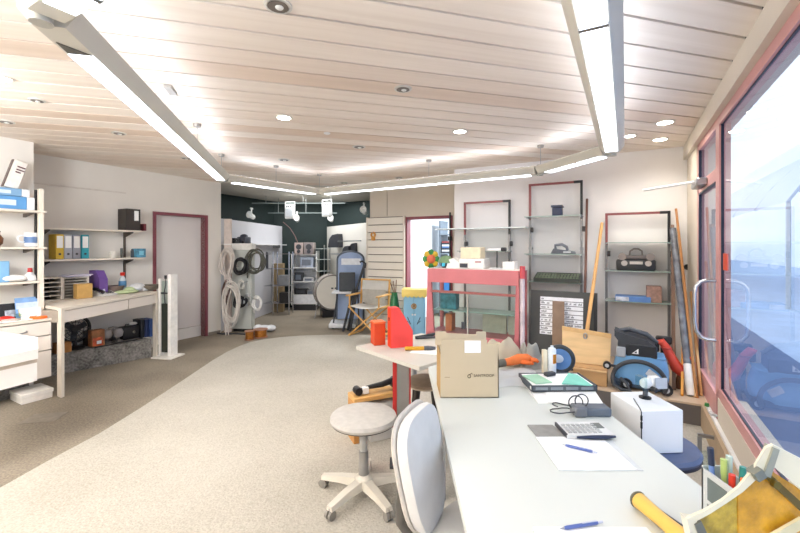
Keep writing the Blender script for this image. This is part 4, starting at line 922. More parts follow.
# director chair
q_ = G(369.5, 334.5)
t = T('director_chair', 'wooden director chair with white canvas seat and back', 'chair', q_, -0.42)
CH = M('#DBA85E', 0.45, 0, 0.12, 6)
CAN = M('#FAF8F3', 0.85, 0, 0.02, 12, 0.2, bscale=300)
for s in (-1, 1):
    MB().box((s * 0.26, 0, 0.013), (0.035, 0.46, 0.026), 0.004).build('foot_rail', CH, t)
    for y in (-0.2, 0.2): MB().cyl((s * 0.26, y, 0.02), (-s * 0.26, y, 0.46), 0.013, n=8).build('leg', CH, t)
    MB().box((s * 0.265, 0, 0.47), (0.03, 0.44, 0.026), 0.003).build('seat_rail', CH, t)
    MB().box((s * 0.275, -0.01, 0.66), (0.055, 0.5, 0.024), 0.005).build('armrest', CH, t)
    MB().cyl((s * 0.27, -0.19, 0.47), (s * 0.27, -0.19, 0.65), 0.013, n=8).build('arm_post', CH, t)
    MB().box((s * 0.265, 0.2, 0.68), (0.026, 0.035, 0.46), 0.003, Matrix.Rotation(math.radians(-6), 3, 'X')).build('back_post', CH, t)
MB().sheet(lambda u, v: (-0.265 + 0.53 * u, -0.2 + 0.4 * v, 0.485 - 0.035 * math.sin(PI * u)), 12, 4, 0.006).build('seat', CAN, t)
MB().sheet(lambda u, v: (-0.275 + 0.55 * u, 0.185 + 0.03 * math.sin(PI * u) + 0.03 * v, 0.72 + 0.17 * v), 12, 4, 0.006).build('backrest', CAN, t)
MB().box((0, 0.215, 0.895), (0.56, 0.025, 0.025), 0.004).build('top_rail', CH, t)
S('white_cushion', 'off-white cloth hanging inside the director chair under its back', 'cloth', q_ + Vector((0.06, 0.155, 0.5)), -0.42, MB().sheet(lambda u, v: (-0.22 + 0.44 * u, 0.0 + 0.02 * math.sin(9 * u), 0.23 * v), 14, 5, 0.008), M('#E3DED4', 0.9))
# green bottle and dark cloth behind the chair
p = Vector((D(394.5, 300, 6.45).x, 6.45, 0.0))
t = T('tall_green_vase', 'tall dark green vase on the floor behind the director chair', 'vase', p, 0)
MB().lathe([(0.07, 0), (0.08, 0.02), (0.085, 0.45), (0.06, 0.62), (0.045, 0.7), (0.05, 0.72), (0.04, 0.72), (0.04, 0.5), (0.0005, 0.49)], n=20).build('body', M('#2F7A4E', 0.3), t)
tw = MB(); [tw.tube([(0, 0, 0.5), (0.02 * k, 0.01 * k, 0.75), (0.05 * k - 0.02, 0.02, 0.9 + 0.02 * k)], 0.008, 6) for k in (-1, 0, 1)]; tw.build('twigs', M('#7A5540', 0.6), t)

# =====================================================================
# DOORWAY, DISPLAY CABINET AND WALL FRAMES
# =====================================================================
# things in the doorway
p = Vector((D(414, 300, 6.25).x, 6.25, 0.0))
t = T('kids_locker', 'small light blue locker with yellow scalloped roof in front of the second doorway', 'locker', p, -0.1)
LB = M('#7FB6D8', 0.5, 0, 0.04, 8); YL = M('#F0D77A', 0.5, 0, 0.04, 8)
MB().bb((-0.16, -0.02, 0), (0.17, 0.25, 0.72), 0.004).build('body', LB, t)
for s in (-1, 1):
    d_ = MB().bb((0.003 if s > 0 else -0.157, -0.035, 0.04), (0.165 if s > 0 else -0.003, -0.02, 0.68), 0.003).build('door', M('#8CC0DE', 0.5, 0, 0.03, 8), t)
    MB().ball((s * 0.02, -0.045, 0.40), 0.014).build('knob', WHITE, d_)
    MB().tube([(s * 0.10, -0.037, 0.30), (s * 0.05, -0.037, 0.25), (s * 0.1, -0.037, 0.36)], 0.007, 6).build('painted_trim', NAVY, d_)
MB().torus((0, -0.04, 0.53), 0.035, 0.01, 'Y', 16, 6).ball((0, -0.04, 0.53), 0.02).build('rosette', M('#B98F54', 0.5), t)
mb = MB(); mb.prism([(-0.19, -0.05, 0.70), (0.2, -0.05, 0.70), (0.2, -0.05, 0.79), (-0.19, -0.05, 0.79)], (0, 0.32, 0))
for k in range(6): mb.cyl((-0.158 + 0.065 * k, -0.06, 0.70), (-0.158 + 0.065 * k, -0.04, 0.70), 0.033, n=14)
mb.build('scalloped_roof', YL, t)
S('dark_tray', 'dark flat tray on the floor beside the blue locker', 'tray', Vector((D(431, 337, 5.9).x, 5.95, 0.001)), -0.2, MB().bb((-0.22, -0.15, 0), (0.22, 0.15, 0.05), 0.008), DGREY)
p = Vector((D(431, 260, 5.5).x, 5.5, 0.0)); zc = ZA(259, 5.5)
t = T('paper_windmill', 'round green and yellow toy windmill on a stick in the doorway', 'toy', p, 0)
for k in range(8):
    a = 2 * PI * k / 8
    MB().ball((0.07 * math.cos(a), 0, zc + 0.085 * math.sin(a)), 0.05, (1, 0.35, 1), 10).build('petal', (GREEN, YELLOW)[k % 2], t)
MB().ball((0, -0.02, zc), 0.06, (1, 0.4, 1)).build('center', M('#E2724D', 0.5), t); MB().cyl((0, 0, 0.025), (0, 0, zc), 0.012, n=8).cyl((0, 0, 0), (0, 0, 0.03), 0.11, 0.09).build('stick', M('#B8B0A4', 0.5), t)
# shelf of the back room seen through the doorway
p = R(r_at(446, 7.6), 7.9, 0)
t = T('back_room_shelf', 'grey shelf in the bright back room, cut by the doorway edge', 'shelf', p, RZ)
for x in (-0.2, 0.38): MB().bb((x, -0.2, 0), (x + 0.03, 0.2, 2.0)).build('upright', M('#5E6A76', 0.5), t)
for z in (0.1, 0.5, 0.9, 1.3, 1.7): MB().bb((-0.2, -0.2, z), (0.41, 0.2, z + 0.02)).build('board', M('#7E8B96', 0.5), t)
p0 = Vector(p)
for k in range(7):
    hx = ('#2F3540', '#D9DCE0', '#20242B', '#4A6E9E', '#E6E6E6', '#272C35', '#8A3B3B')[k]
    S('video_case', ('black', 'white', 'very dark', 'blue', 'pale', 'dark grey', 'dark red')[k] + ' case in the stack on the back room shelf', 'case', p0 + Vector((0, 0, 1.321 + 0.036 * k)), RZ, MB().bb((-0.14, -0.19, 0), (0.2, 0.05, 0.034), 0.002), M(hx, 0.5), 'cases stacked on the back room shelf')
for k, (hx, nm) in enumerate((('#2B6FB0', 'blue'), ('#39A0B5', 'turquoise'), ('#22262E', 'black'))):
    S('storage_crate', nm + ' crate on the back room shelf', 'crate', p0 + Vector((0.0, 0, (0.521, 0.921, 0.121)[k])), RZ, MB().bb((-0.15, -0.18, 0), (0.3, 0.15, 0.26), 0.01), M(hx, 0.5), 'crates on the back room shelf')
S('black_pole', 'black pole standing at the edge of the second doorway', 'pole', R(r_at(450, 5.93), 5.93, 0.0), RZ, MB().cyl((0, 0, 0), (0, 0, 2.0), 0.014, n=10).cyl((0, 0, 1.55), (0, 0, 1.62), 0.035).cyl((0, 0, 1.0), (0, 0, 1.1), 0.04).cyl((0, 0, 0), (0, 0, 0.03), 0.055), BLACK)

# pink display cabinet
l_, r_ = r_at(427.5, 4.3), r_at(519, 4.3)
cw = r_ - l_; cd = 0.40
oc = R(l_, 4.3, 0)
t = T('display_cabinet', 'pink-framed glass display cabinet with clutter on top', 'display cabinet', oc, RZ)
MB().prism([(-0.03, 0, 0), (0.11, 0, 0), (0.035, 0, 1.19), (0.0, 0, 1.19)], (0, 0.035, 0)).build('front_post', CABP, t)
MB().prism([(cw - 0.06, 0, 0), (cw, 0, 0), (cw, 0, 1.19), (cw - 0.03, 0, 1.19)], (0, 0.035, 0)).build('front_post', CABP, t)
for x in (0.0, cw - 0.04): MB().bb((x, cd - 0.035, 0), (x + 0.04, cd, 1.19)).build('rear_post', CABP, t)
MB().bb((0.0, -0.012, 1.037), (cw, 0.012, 1.198), 0.003).build('fascia', M('#D0787D', 0.4, 0, 0.05, 4), t)
MB().bb((0.0, 0.012, 1.186), (cw, cd, 1.199)).build('top_board', M('#E7DFD8', 0.5), t)
MB().bb((0.03, 0.0, 0.918), (cw - 0.03, 0.03, 0.944)).build('rail', M('#9C5A55', 0.4), t)
MB().bb((0.0, 0.0, 0.40), (cw, cd, 0.45)).build('bottom_rail', CABP, t)
MB().bb((0.03, 0.01, 0.0), (cw - 0.03, cd - 0.02, 0.40)).build('plinth', M('#B9666C', 0.5, 0, 0.05, 4), t)
MB().bb((0.04, 0.01, 0.45), (cw - 0.04, 0.016, 0.918)).build('front_pane', GLASS, t)
MB().bb((0.04, 0.04, 0.705), (cw - 0.04, cd - 0.04, 0.713)).build('glass_shelf', M('#A9BDB4', 0.1), t)
MB().bb((cw * .46, 0.0, 0.45), (cw * .46 + 0.012, 0.02, 0.918)).build('pane_joint', M('#B8B2A8', 0.4), t)
MB().bb((cw * .40, -0.006, 0.52), (cw * .44, 0.008, 0.60)).build('lock', DGREY, t)
S('orange_folder', 'orange folder standing inside the display cabinet', 'folder', oc + Vector(R(0.22, 0.2, 0.452)), RZ, MB().bb((-0.05, -0.06, 0), (0.03, 0.06, 0.2), 0.002), M('#DE7E52', 0.5))
S('teal_carton', 'teal and white carton on the upper shelf of the display cabinet', 'carton', oc + Vector(R(0.2, 0.2, 0.714)), RZ, MB().bb((-0.1, -0.06, 0), (0.1, 0.06, 0.18), 0.002), M('#4E93A5', 0.5, 0, 0.3, 14))
S('cabinet_card', 'cream cards leaning on the back inside the display cabinet', 'card', oc + Vector(R(0.72, 0.3, 0.452)), RZ, MB().bb((-0.14, -0.01, 0), (0.14, 0.02, 0.22)).bb((0.16, -0.01, 0), (0.24, 0.02, 0.2)), M('#D8CFBE', 0.6))
def ontop(px): r = r_at(px, 4.5); return R(r, 4.5, 1.2)
p = ontop(446); t = T('desk_lamp', 'green shaded small desk lamp on the display cabinet', 'lamp', p, RZ)
MB().lathe([(0.05, 0), (0.055, 0.01), (0.012, 0.02), (0.012, 0.06)], n=20).build('base', DGREY, t); MB().lathe([(0.10, 0.06), (0.085, 0.10), (0.05, 0.14), (0.0005, 0.15)], n=24).build('shade', M('#6E8A62', 0.5), t)
p = ontop(455); S('white_helmet', 'white rounded case beside the green lamp', 'case', p, RZ, MB().prism([(-0.09, -0.06, 0), (0.1, -0.06, 0), (0.09, -0.06, 0.05), (0.0, -0.06, 0.12), (-0.06, -0.06, 0.1)], (0, 0.12, 0)), WHITE)
p = ontop(473); t = T('printer', 'low white printer with dark slot under the cream box', 'printer', p, RZ)
MB().bb((-0.14, -0.1, 0), (0.16, 0.13, 0.115), 0.01, 2).build('body', M('#ECE9E4', 0.4), t); MB().bb((-0.125, -0.104, 0.012), (-0.03, -0.099, 0.06)).build('paper_slot', DGREY, t); MB().bb((0.06, -0.104, 0.07), (0.13, -0.099, 0.09)).build('button_strip', M('#B78F90', 0.5), t)
p = ontop(473); S('cream_box', 'cream box lying on top of the white printer', 'box', p + Vector((0, 0, 0.117)), RZ, MB().bb((-0.125, -0.08, 0), (0.115, 0.1, 0.13), 0.003), M('#EFE2C2', 0.6))
p = ontop(497); t = T('microscope_stand', 'small white swivel stand with dark head on the display cabinet', 'stand', p, RZ)
MB().bb((-0.07, -0.07, 0), (0.09, 0.08, 0.016), 0.003).build('foot', LGREY, t); MB().cyl((0.0, 0, 0.015), (0.0, 0, 0.22), 0.009, n=10).build('column', DGREY, t); MB().bb((-0.1, -0.035, 0.205), (0.05, 0.035, 0.235), 0.008).build('arm', WHITE, t); MB().bb((0.05, -0.03, 0.2), (0.105, 0.03, 0.245), 0.008).build('head', BLACK, t)
p = ontop(507); S('white_pack', 'low white pack at the end of the display cabinet top', 'pack', p, RZ, MB().bb((-0.03, -0.08, 0), (0.1, 0.08, 0.085), 0.004), M('#EFEDE8', 0.5))
p = R(r_at(522.5, 4.27), 4.27, 0)
t = T('poster_tube', 'clear wrapped tube with red cap standing at the cabinet corner', 'tube', p, RZ)
MB().cyl((0, 0, 0), (0, 0, 1.2), 0.024, n=16).build('body', M('#D9CBD2', 0.2, 0, 0.15, 10), t); MB().cyl((0, 0, 1.12), (0, 0, 1.25), 0.028, n=16).build('cap', M('#D2545A', 0.4), t)

# tall frames with glass shelves on the back wall
def frame(px0, px1, zt, zb, shelves, label, ext=0.02, d=5.16):
    r0, r1 = r_at(px0, d), r_at(px1, d); o_ = R((r0 + r1) / 2, d, zb); w = (r1 - r0) / 2; h = zt - zb
    t = T('wall_frame', label, 'shelf frame', o_, RZ, 'tube frames with glass shelves on the back wall')
    RB = M('#8E4A4A', 0.4, 0.1)
    for s in (-1, 1):
        MB().bb((s * w - 0.013, -0.013, 0), (s * w + 0.013, 0.013, h * .78)).build('chrome_post', M('#7C7B7C', 0.35, 0.6), t)
        up = MB().bb((s * w - 0.013, -0.013, h * .78), (s * w + 0.013, 0.013, h)).build('upper_post', BLACK if s > 0 else RB, t)
        MB().cyl((s * w + 0.008, -0.01, h * .72), (s * w + 0.04, -0.01, h * .72), 0.032, n=18).build('clamp_knob', M('#4A4747', 0.4), t)
        for z in (0.25, h * .6): MB().bb((s * w - 0.02, 0.0, z), (s * w + 0.02, 0.078, z + 0.03)).build('wall_bracket', STEEL, t)
    MB().bb((-w, -0.012, h - 0.025), (w * .72, 0.012, h)).build('top_bar', RB, t); MB().bb((w * .72, -0.013, h - 0.027), (w + 0.013, 0.013, h + 0.002)).build('corner_sleeve', BLACK, t)
    for z in shelves:
        MB().bb((-w - ext, -0.24, z - zb - 0.008), (w + ext, 0.05, z - zb)).build('glass_shelf', M('#9FB3A8', 0.12, 0, 0.02), t)
        for s in (-1, 1): MB().bb((s * w - 0.008, -0.2, z - zb - 0.02), (s * w + 0.008, 0.0, z - zb - 0.008)).build('shelf_arm', STEEL, t)
    return t
frame(465, 509.5, 2.055, 0.05, (1.40,), 'glass shelf frame behind the pink cabinet')
frame(530, 581.5, 2.235, 0.19, (1.815, 1.37, 1.04), 'tallest shelf frame, above the dark text panel')
frame(606.5, 669, 1.836, 0.19, (1.50, 1.195, 0.865), 'shelf frame with radio, above the blue vacuum cleaner', ext=0.0)
a, b = R(r_at(439, 5.06), 5.06, 1.685), R(r_at(527, 5.06), 5.06, 1.685)
S('glass_board', 'long white-edged glass board on the back wall, above cream box and printer', 'shelf', (a + b) / 2, RZ, MB().bb((-(b - a).length / 2, -0.12, 0), ((b - a).length / 2, 0.16, 0.012)), M('#EAF0EC', 0.15))
def onsh(px, z, d=5.03): return R(r_at(px, d), d, z + 0.001)
p = onsh(557.5, 1.815); S('navy_jar', 'dark navy square jar on the top shelf of the tallest frame', 'jar', p, RZ, MB().bb((-0.055, -0.05, 0.0), (0.055, 0.05, 0.1), 0.012, 2).bb((-0.065, -0.06, 0.1), (0.065, 0.06, 0.125), 0.004), M('#2C3552', 0.3))
p = onsh(562, 1.37); t = T('clothes_iron', 'grey iron on the middle shelf of the tallest frame', 'iron', p, RZ)
MB().prism([(-0.12, -0.05, 0), (0.15, -0.03, 0), (0.13, -0.03, 0.03), (-0.09, -0.05, 0.06)], (0, 0.09, 0)).build('body', M('#5D6068', 0.4), t); MB().tube([(-0.07, 0, 0.05), (-0.075, 0, 0.1), (0.0, 0, 0.11), (0.05, 0, 0.08), (0.06, 0, 0.04)], 0.017, 8).build('handle', M('#6E727B', 0.4), t); MB().bb((0.02, -0.055, 0.01), (0.1, -0.04, 0.03)).build('side_stripe', LGREY, t)
p = onsh(557.5, 1.04); t = T('mixing_desk', 'dark green flat keyboard device on the lowest shelf of the tallest frame', 'keyboard', p, RZ)
MB().prism([(-0.25, -0.13, 0), (-0.25, 0.1, 0), (-0.25, 0.1, 0.1), (-0.25, -0.13, 0.04)], (0.5, 0, 0)).build('body', M('#3E443C', 0.5), t)
mb = MB()
for i in range(14):
    for j in range(3): mb.box((-0.22 + 0.034 * i, -0.09 + 0.06 * j, 0.053 + 0.0155 * j), (0.022, 0.03, 0.014))
mb.build('keys', M('#7F8B72', 0.5), t)
p = onsh(636, 1.195); t = T('portable_radio', 'black portable radio with handle on the glass shelf', 'radio', p, RZ)
MB().bb((-0.19, -0.08, 0), (0.18, 0.08, 0.12), 0.02, 2).build('body', M('#2A2A2C', 0.45), t)
MB().bb((-0.15, -0.07, 0.12), (0.14, 0.06, 0.165), 0.015, 2).build('top_deck', M('#6E6560', 0.4), t)
MB().tube([(-0.06, 0, 0.16), (-0.055, 0, 0.21), (-0.02, 0, 0.235), (0.02, 0, 0.235), (0.055, 0, 0.21), (0.06, 0, 0.16)], 0.009, 8).build('handle', M('#8E837A', 0.4), t)
for s in (-1, 1): MB().cyl((s * 0.13, -0.065, 0.15), (s * 0.13, -0.095, 0.15), 0.04, n=18).build('speaker_cap', M('#857A72', 0.4), t); MB().cyl((s * 0.11, -0.08, 0.08), (s * 0.11, -0.088, 0.08), 0.03).build('dial', M('#B3ABA2', 0.4), t)
MB().bb((-0.06, -0.086, 0.07), (0.06, -0.079, 0.10)).build('scale', M('#C3BBB0', 0.4), t)
p = onsh(632, 0.865); t = T('blue_binder', 'blue binder lying flat on the lower glass shelf', 'binder', p, RZ)
MB().bb((-0.16, -0.11, 0), (0.17, 0.1, 0.055), 0.004).build('cover', M('#5A83BE', 0.5), t); MB().bb((-0.155, -0.113, 0.006), (-0.03, -0.109, 0.05)).build('pale_label', M('#D5D9E0', 0.5, 0, 0.2, 30), t)
p = onsh(653.5, 0.865); S('wooden_box', 'reddish brown speckled box on the lower glass shelf', 'box', p, RZ, MB().bb((-0.065, -0.06, 0), (0.07, 0.07, 0.17), 0.003), M('#A98474', 0.6, 0, 0.2, 30))

# dark text panel leaning on the platform with plank, shovel and carton in front
d0 = 4.42; r0, r1 = r_at(528, d0), r_at(597, d0)
r0 = max(r0, -0.895)
bp = R((r0 + r1) / 2, d0, 0.188); w = (r1 - r0) / 2
t = T('text_panel', 'black panel with white printed text strips leaning behind the wooden shovel', 'sign panel', bp, RZ); t.rotation_euler = (math.radians(-6), 0, RZ)
MB().bb((-w, -0.012, 0), (w, 0.012, 0.80), 0.002).build('board', M('#3F403F', 0.5, 0, 0.05, 5), t)
MB().bb((w - 0.03, -0.016, 0), (w, -0.012, 0.79)).build('dark_edge', BLACK, t)
sx0, sx1 = -w + 0.10, w - 0.13; rows = 9; z0, z1 = 0.335, 0.735
rnd = random.Random(4)
for k in range(rows):
    zt = z1 - (z1 - z0) * k / rows; zb = z1 - (z1 - z0) * (k + 1) / rows + 0.006
    segs = ((sx0, sx1),) if k == 0 else ((sx0, sx0 + 0.13), (sx0 + 0.2, sx1))
    for a, b in segs:
        st_ = MB().bb((a, -0.0145, zb), (b, -0.012, zt)).build('text_strip', M('#EDEEF2', 0.6), t)
        x = a + 0.012 + (0.05 if k % 3 == 2 and a > sx0 else 0); mb = MB()
        while x < b - 0.03:
            l = min(rnd.uniform(0.02, 0.075), b - 0.008 - x)
            nn = max(1, int(l / 0.009))
            for j in range(nn): mb.bb((x + j * 0.009, -0.0152, zb + 0.010), (x + j * 0.009 + 0.0055, -0.0144, zb + 0.010 + (0.014 if rnd.random() < .65 else 0.021)))
            x += l + 0.014
            if rnd.random() < 0.25: break
        mb.build('lettering', M('#3E4048', 0.6), st_)
def lean(px0, py0, z0, px1, py1, d1, wd, th, name, label, cat, mat, roll=0.0, group=None, rnd_=False, px=None):
    a = G(px0, py0, z0); k = R(r_at(px1, d1), d1, 0); b = Vector((k.x, k.y, ZA(py1, k.y))); L = (b - a).length
    q_ = (b - a).to_track_quat('Z', 'X').to_matrix()
    mb = MB()
    if rnd_: mb.cyl((0, 0, 0), b - a, wd / 2, n=12)
    else: mb.box((b - a) / 2, (wd, th, L), 0.002, q_ @ Matrix.Rotation(roll, 3, 'Z'))
    o = S(name, label, cat, a, 0, mb, mat, group); return o, a, b
p = bp + Vector(R(-0.03, -0.05, 0)); S('narrow_plank', 'narrow brown plank standing in front of the text panel', 'plank', p, RZ, MB().box((0.0, 0.0, 0.355), (0.115, 0.018, 0.70), 0.003, Matrix.Rotation(math.radians(-3), 3, 'X')), M('#8E7560', 0.6, 0, 0.15, 6))
# carton and shovel
c = G(592, 386, 0.187); cc = rd(c)
t = T('parts_carton', 'low brown carton on the platform under the wooden shovel blade', 'carton', R(cc[0], cc[1] + 0.12, 0.188), RZ)
MB().bb((-0.16, -0.1, 0), (0.12, 0.1, 0.155), 0.004).build('body', M('#BE9565', 0.7, 0, 0.06, 6), t); MB().bb((-0.16, -0.12, 0.13), (0.12, -0.1, 0.142)).build('flap', M('#D1AC7E', 0.7), t)
sp = R(cc[0] - 0.06, cc[1] + 0.14, 0.347)
t = T('snow_shovel', 'wide wooden snow shovel with long handle, blade upright before the text panel', 'shovel', sp, RZ)
bl = Matrix.Rotation(math.radians(-12), 3, 'X'); SH = M('#E2BE8A', 0.55, 0, 0.08, 4, stretch=(1, 1, 5))
MB().prism([bl @ Vector(v) for v in ((-0.21, 0, 0.0), (0.20, 0, 0.0), (0.21, 0, 0.292), (-0.22, 0, 0.325))], (0, 0.014, 0)).build('blade', SH, t)
MB().prism([bl @ Vector(v) for v in ((-0.22, -0.004, 0.29), (0.21, -0.004, 0.257), (0.21, -0.004, 0.294), (-0.22, -0.004, 0.327))], (0, 0.022, 0)).build('edge_strip', M('#D4AA70', 0.5), t)
hb = bl @ Vector((-0.01, 0.02, 0.2)); k = R(r_at(602, 4.92), 4.92, 0); tip = Vector((k.x, k.y, ZA(223, k.y))) - sp; tip = Matrix.Rotation(-RZ, 3, 'Z') @ tip
MB().cyl(hb, tip, 0.019, 0.016, n=12).build('handle', M('#DDA969', 0.5, 0, 0.1, 6), t)
MB().torus(bl @ Vector((-0.01, -0.01, 0.255)), 0.018, 0.006, 'Y', 16, 6, (0.8, 1.4)).build('ring_bolt', STEEL, t)
lean(583.5, 372, 0.187, 587, 199, 5.2, 0.026, 0.02, 'brown_rod', 'thin dark brown rod leaning on the wall beside the shovel handle', 'rod', M('#6B4436', 0.5), rnd_=True)

# vacuum cleaner on the platform
vb = G(637, 391, 0.187); vr = rd(vb)
t = T('vacuum_cleaner', 'blue vacuum cleaner with black top and looped hose on the platform', 'vacuum cleaner', R(vr[0] + 0.03, vr[1] + 0.13, 0.188), RZ); t.scale = (0.93, 0.93, 0.96)
VB = M('#6FA3D0', 0.35, 0, 0.05, 6)
MB().sheet(lambda u, v: (0.245 * math.copysign(abs(math.cos(2 * PI * u)) ** .7, math.cos(2 * PI * u)) * (0.9 + 0.1 * math.sin(PI * v)) * (1 - 0.12 * v), 0.155 * math.copysign(abs(math.sin(2 * PI * u)) ** .7, math.sin(2 * PI * u)) * (1 - 0.1 * v), 0.06 + 0.255 * v), 40, 8).bb((-0.2, -0.12, 0.05), (0.2, 0.12, 0.07)).bb((-0.2, -0.125, 0.3), (0.2, 0.125, 0.318), 0.01).build('body', VB, t)
MB().bb((-0.23, -0.15, 0.02), (0.23, 0.15, 0.085), 0.02, 2).build('base', M('#3B4A5E', 0.5), t)
MB().prism([(-0.20, -0.12, 0.315), (0.12, -0.12, 0.315), (0.12, -0.12, 0.41), (0.05, -0.12, 0.46), (-0.12, -0.12, 0.50), (-0.22, -0.12, 0.53), (-0.22, -0.12, 0.48), (-0.19, -0.12, 0.44)], (0, 0.22, 0)).build('motor_head', M('#393C42', 0.45, 0, 0.06, 8), t)
MB().bb((-0.12, -0.135, 0.305), (0.13, -0.118, 0.42), 0.01).build('front_panel', M('#24262B', 0.4), t)
MB().prism([(-0.075, -0.137, 0.335), (-0.02, -0.137, 0.335), (-0.02, -0.137, 0.385)], (0, 0.003, 0)).build('emblem', PAPER, t)
MB().prism([(-0.055, -0.139, 0.343), (-0.032, -0.139, 0.343), (-0.038, -0.139, 0.362)], (0, 0.003, 0)).build('emblem_mark', BLACK, t)
MB().bb((-0.205, -0.14, 0.29), (-0.125, -0.118, 0.385), 0.008).build('grey_latch', M('#A7ABB0', 0.4), t)
MB().tube([(-0.22, 0.0, 0.50), (-0.1, 0.0, 0.535), (0.05, 0.0, 0.50), (0.14, 0.0, 0.43)], [0.02, 0.024, 0.022, 0.018], 10).build('handle', M('#4A4E55', 0.4), t)
hp = []
for i in range(33):
    a = PI * (1.12 - 1.24 * i / 32); hp.append((-0.02 + 0.215 * math.cos(a), -0.185 - 0.02 * math.sin(a), 0.10 + 0.185 * math.sin(a)))
MB().tube(hp, 0.019, 10).build('hose', M('#33373D', 0.45, 0, 0.15, 60), t)
hp = [(-0.215, -0.19, 0.19), (-0.235, -0.2, 0.12), (-0.22, -0.22, 0.05), (-0.16, -0.24, 0.022), (-0.09, -0.235, 0.022), (-0.12, -0.21, 0.08), (-0.17, -0.19, 0.11)]
MB().tube(hp, 0.016, 10).build('hose', M('#3C4046', 0.45, 0, 0.15, 60), t)
for x, y, z, r in ((-0.285, -0.1, 0.19, 0.036), (-0.12, -0.155, 0.055, 0.05), (0.2, -0.15, 0.05, 0.05)):
    wl = MB().cyl((x, y - 0.015, z), (x, y + 0.02, z), r, n=20).build('wheel', BLACK, t); MB().cyl((x, y - 0.019, z), (x, y - 0.014, z), r * .5, n=16).build('hub', M('#C9CDD2', 0.4), wl)
MB().cyl((-0.285, -0.09, 0.19), (-0.2, -0.09, 0.19), 0.012, n=8).build('axle', DGREY, t)
MB().box((0.09, -0.17, 0.17), (0.1, 0.02, 0.06), 0.006, Matrix.Rotation(0.6, 3, 'Y')).build('pale_nozzle', M('#D3D7DC', 0.4), t)
# red pipe piece, black tool behind
p = G(668, 388, 0.187); c = rd(p)
t = T('red_spout', 'curved red plastic pipe piece standing beside the blue vacuum cleaner', 'pipe', R(c[0] + 0.075, c[1] + 0.04, 0.188), RZ)
rp_ = M('#D2432B', 0.35, 0, 0.12, 8)
MB().tube([(-0.145, 0, 0.385), (-0.12, 0, 0.40), (-0.085, 0, 0.35), (-0.05, 0, 0.27), (-0.01, 0, 0.185), (0.045, 0, 0.14), (0.085, 0, 0.17), (0.09, 0, 0.24), (0.075, 0, 0.29)], [0.03, 0.034, 0.036, 0.04, 0.05, 0.056, 0.05, 0.04, 0.034], 14).build('pipe', rp_, t)
MB().cyl((0.0, 0, 0.0), (0.02, 0, 0.14), 0.03, 0.022, n=12).build('foot', M('#6F4326', 0.5), t)
MB().torus((-0.085, 0, 0.35), 0.038, 0.008, 'Z', 20, 6).build('collar', M('#A92F20', 0.4), t)
S('cordless_drill', 'black and white cordless tool hanging behind the red pipe piece', 'tool', R(c[0] - 0.02, c[1] + 0.2, 0.188), RZ, MB().cyl((0.0, 0, 0), (0, 0, 0.36), 0.025).box((0.0, -0.02, 0.39), (0.13, 0.06, 0.07), 0.012).box((-0.06, -0.02, 0.32), (0.05, 0.05, 0.09), 0.01), M('#2C2C2E', 0.5, 0, 0.6, 30))
# boards and rolls leaning in the corner
GL = 'boards and rolls leaning in the corner beside the shop door'
lean(697, 398, 0.187, 676, 209, 5.12, 0.024, 0.02, 'wooden_stick', 'brown round stick leaning highest in the corner by the shop door', 'stick', M('#A9733E', 0.5), group=GL, rnd_=True)
lean(674, 390, 0.187, 672.5, 226, 5.1, 0.045, 0.03, 'dark_post', 'dark brown post standing next to the radio shelf frame', 'post', M('#6A4A34', 0.5, 0, 0.2, 6), group=GL)
o, a, b = lean(691, 396, 0.187, 673, 229, 5.02, 0.06, 0.05, 'wrapped_roll', 'dark roll wrapped in clear plastic with a white lower end', 'roll', M('#6E7178', 0.2, 0, 0.35, 14, 0.5, bscale=30), group=GL, rnd_=True)
q_ = (b - a) * 0.16; MB().cyl((0, 0, 0.001), q_, 0.034, 0.033, n=14).build('white_end', M('#E3DFD9', 0.4), o)
o, a, b = lean(695, 397, 0.187, 680, 262, 5.0, 0.05, 0.02, 'pale_board', 'pale narrow board leaning between the wrapped roll and the shop door', 'board', PALEWOOD, roll=0.3, group=GL)
lean(701, 396, 0.187, 691, 292, 4.9, 0.03, 0.02, 'short_board', 'shorter honey-coloured board leaning against the shop door frame', 'board', M('#D9A56B', 0.5, 0, 0.1, 6), roll=0.2, group=GL)
lean(682, 396, 0.187, 683, 340, 4.6, 0.055, 0.02, 'orange_board', 'short orange board low in the corner', 'board', M('#E39A33', 0.5, 0, 0.05, 6), group=GL)
p = R(WR - 0.012, 4.9, 0); z = ZA(267, p.y)
t = T('door_buffer', 'black round buffer with slotted plate on the corner wall by the shop door', 'wall buffer', R(r_at(687, 5.23), 5.232, ZA(267, R(r_at(687, 5.23), 5.23).y)), RZ)
MB().cyl((0, 0.005, 0), (0, -0.03, 0), 0.03, n=18).build('buffer', BLACK, t); MB().bb((0.012, -0.006, -0.3), (0.036, 0.006, -0.03)).build('plate', M('#4A3A30', 0.5), t)

# =====================================================================
# TABLES AND THE THINGS ON AND AROUND THEM
# =====================================================================
TZ = 0.73
def tb(px, py, z=TZ): return G(px, py, z) + Vector((0, 0, 0.0006))
LAM = M('#D0D4CF', 0.35, 0, 0.008, 4)
o_ = Vector((0.54, 1.5, 0))
t = T('work_table', 'large white work table in the middle of the picture foot, strewn with papers'.replace(' in the middle of the picture foot,', ''), 'table', o_, 0)
poly = [(0.17, 0.55), (0.905, 0.55), (0.905, 1.75), (0.985, 2.62), (0.42, 2.62), (0.17, 2.40)]
MB().prism([(x - o_.x, y - o_.y, TZ - 0.028) for x, y in poly], (0, 0, 0.028)).build('tabletop', LAM, t)
for x, y in ((0.24, 0.62), (0.85, 0.62), (0.24, 2.30), (0.85, 2.52)): MB().bb((x - o_.x - 0.02, y - o_.y - 0.02, 0), (x - o_.x + 0.02, y - o_.y + 0.02, TZ - 0.028)).build('leg', MGREY, t)
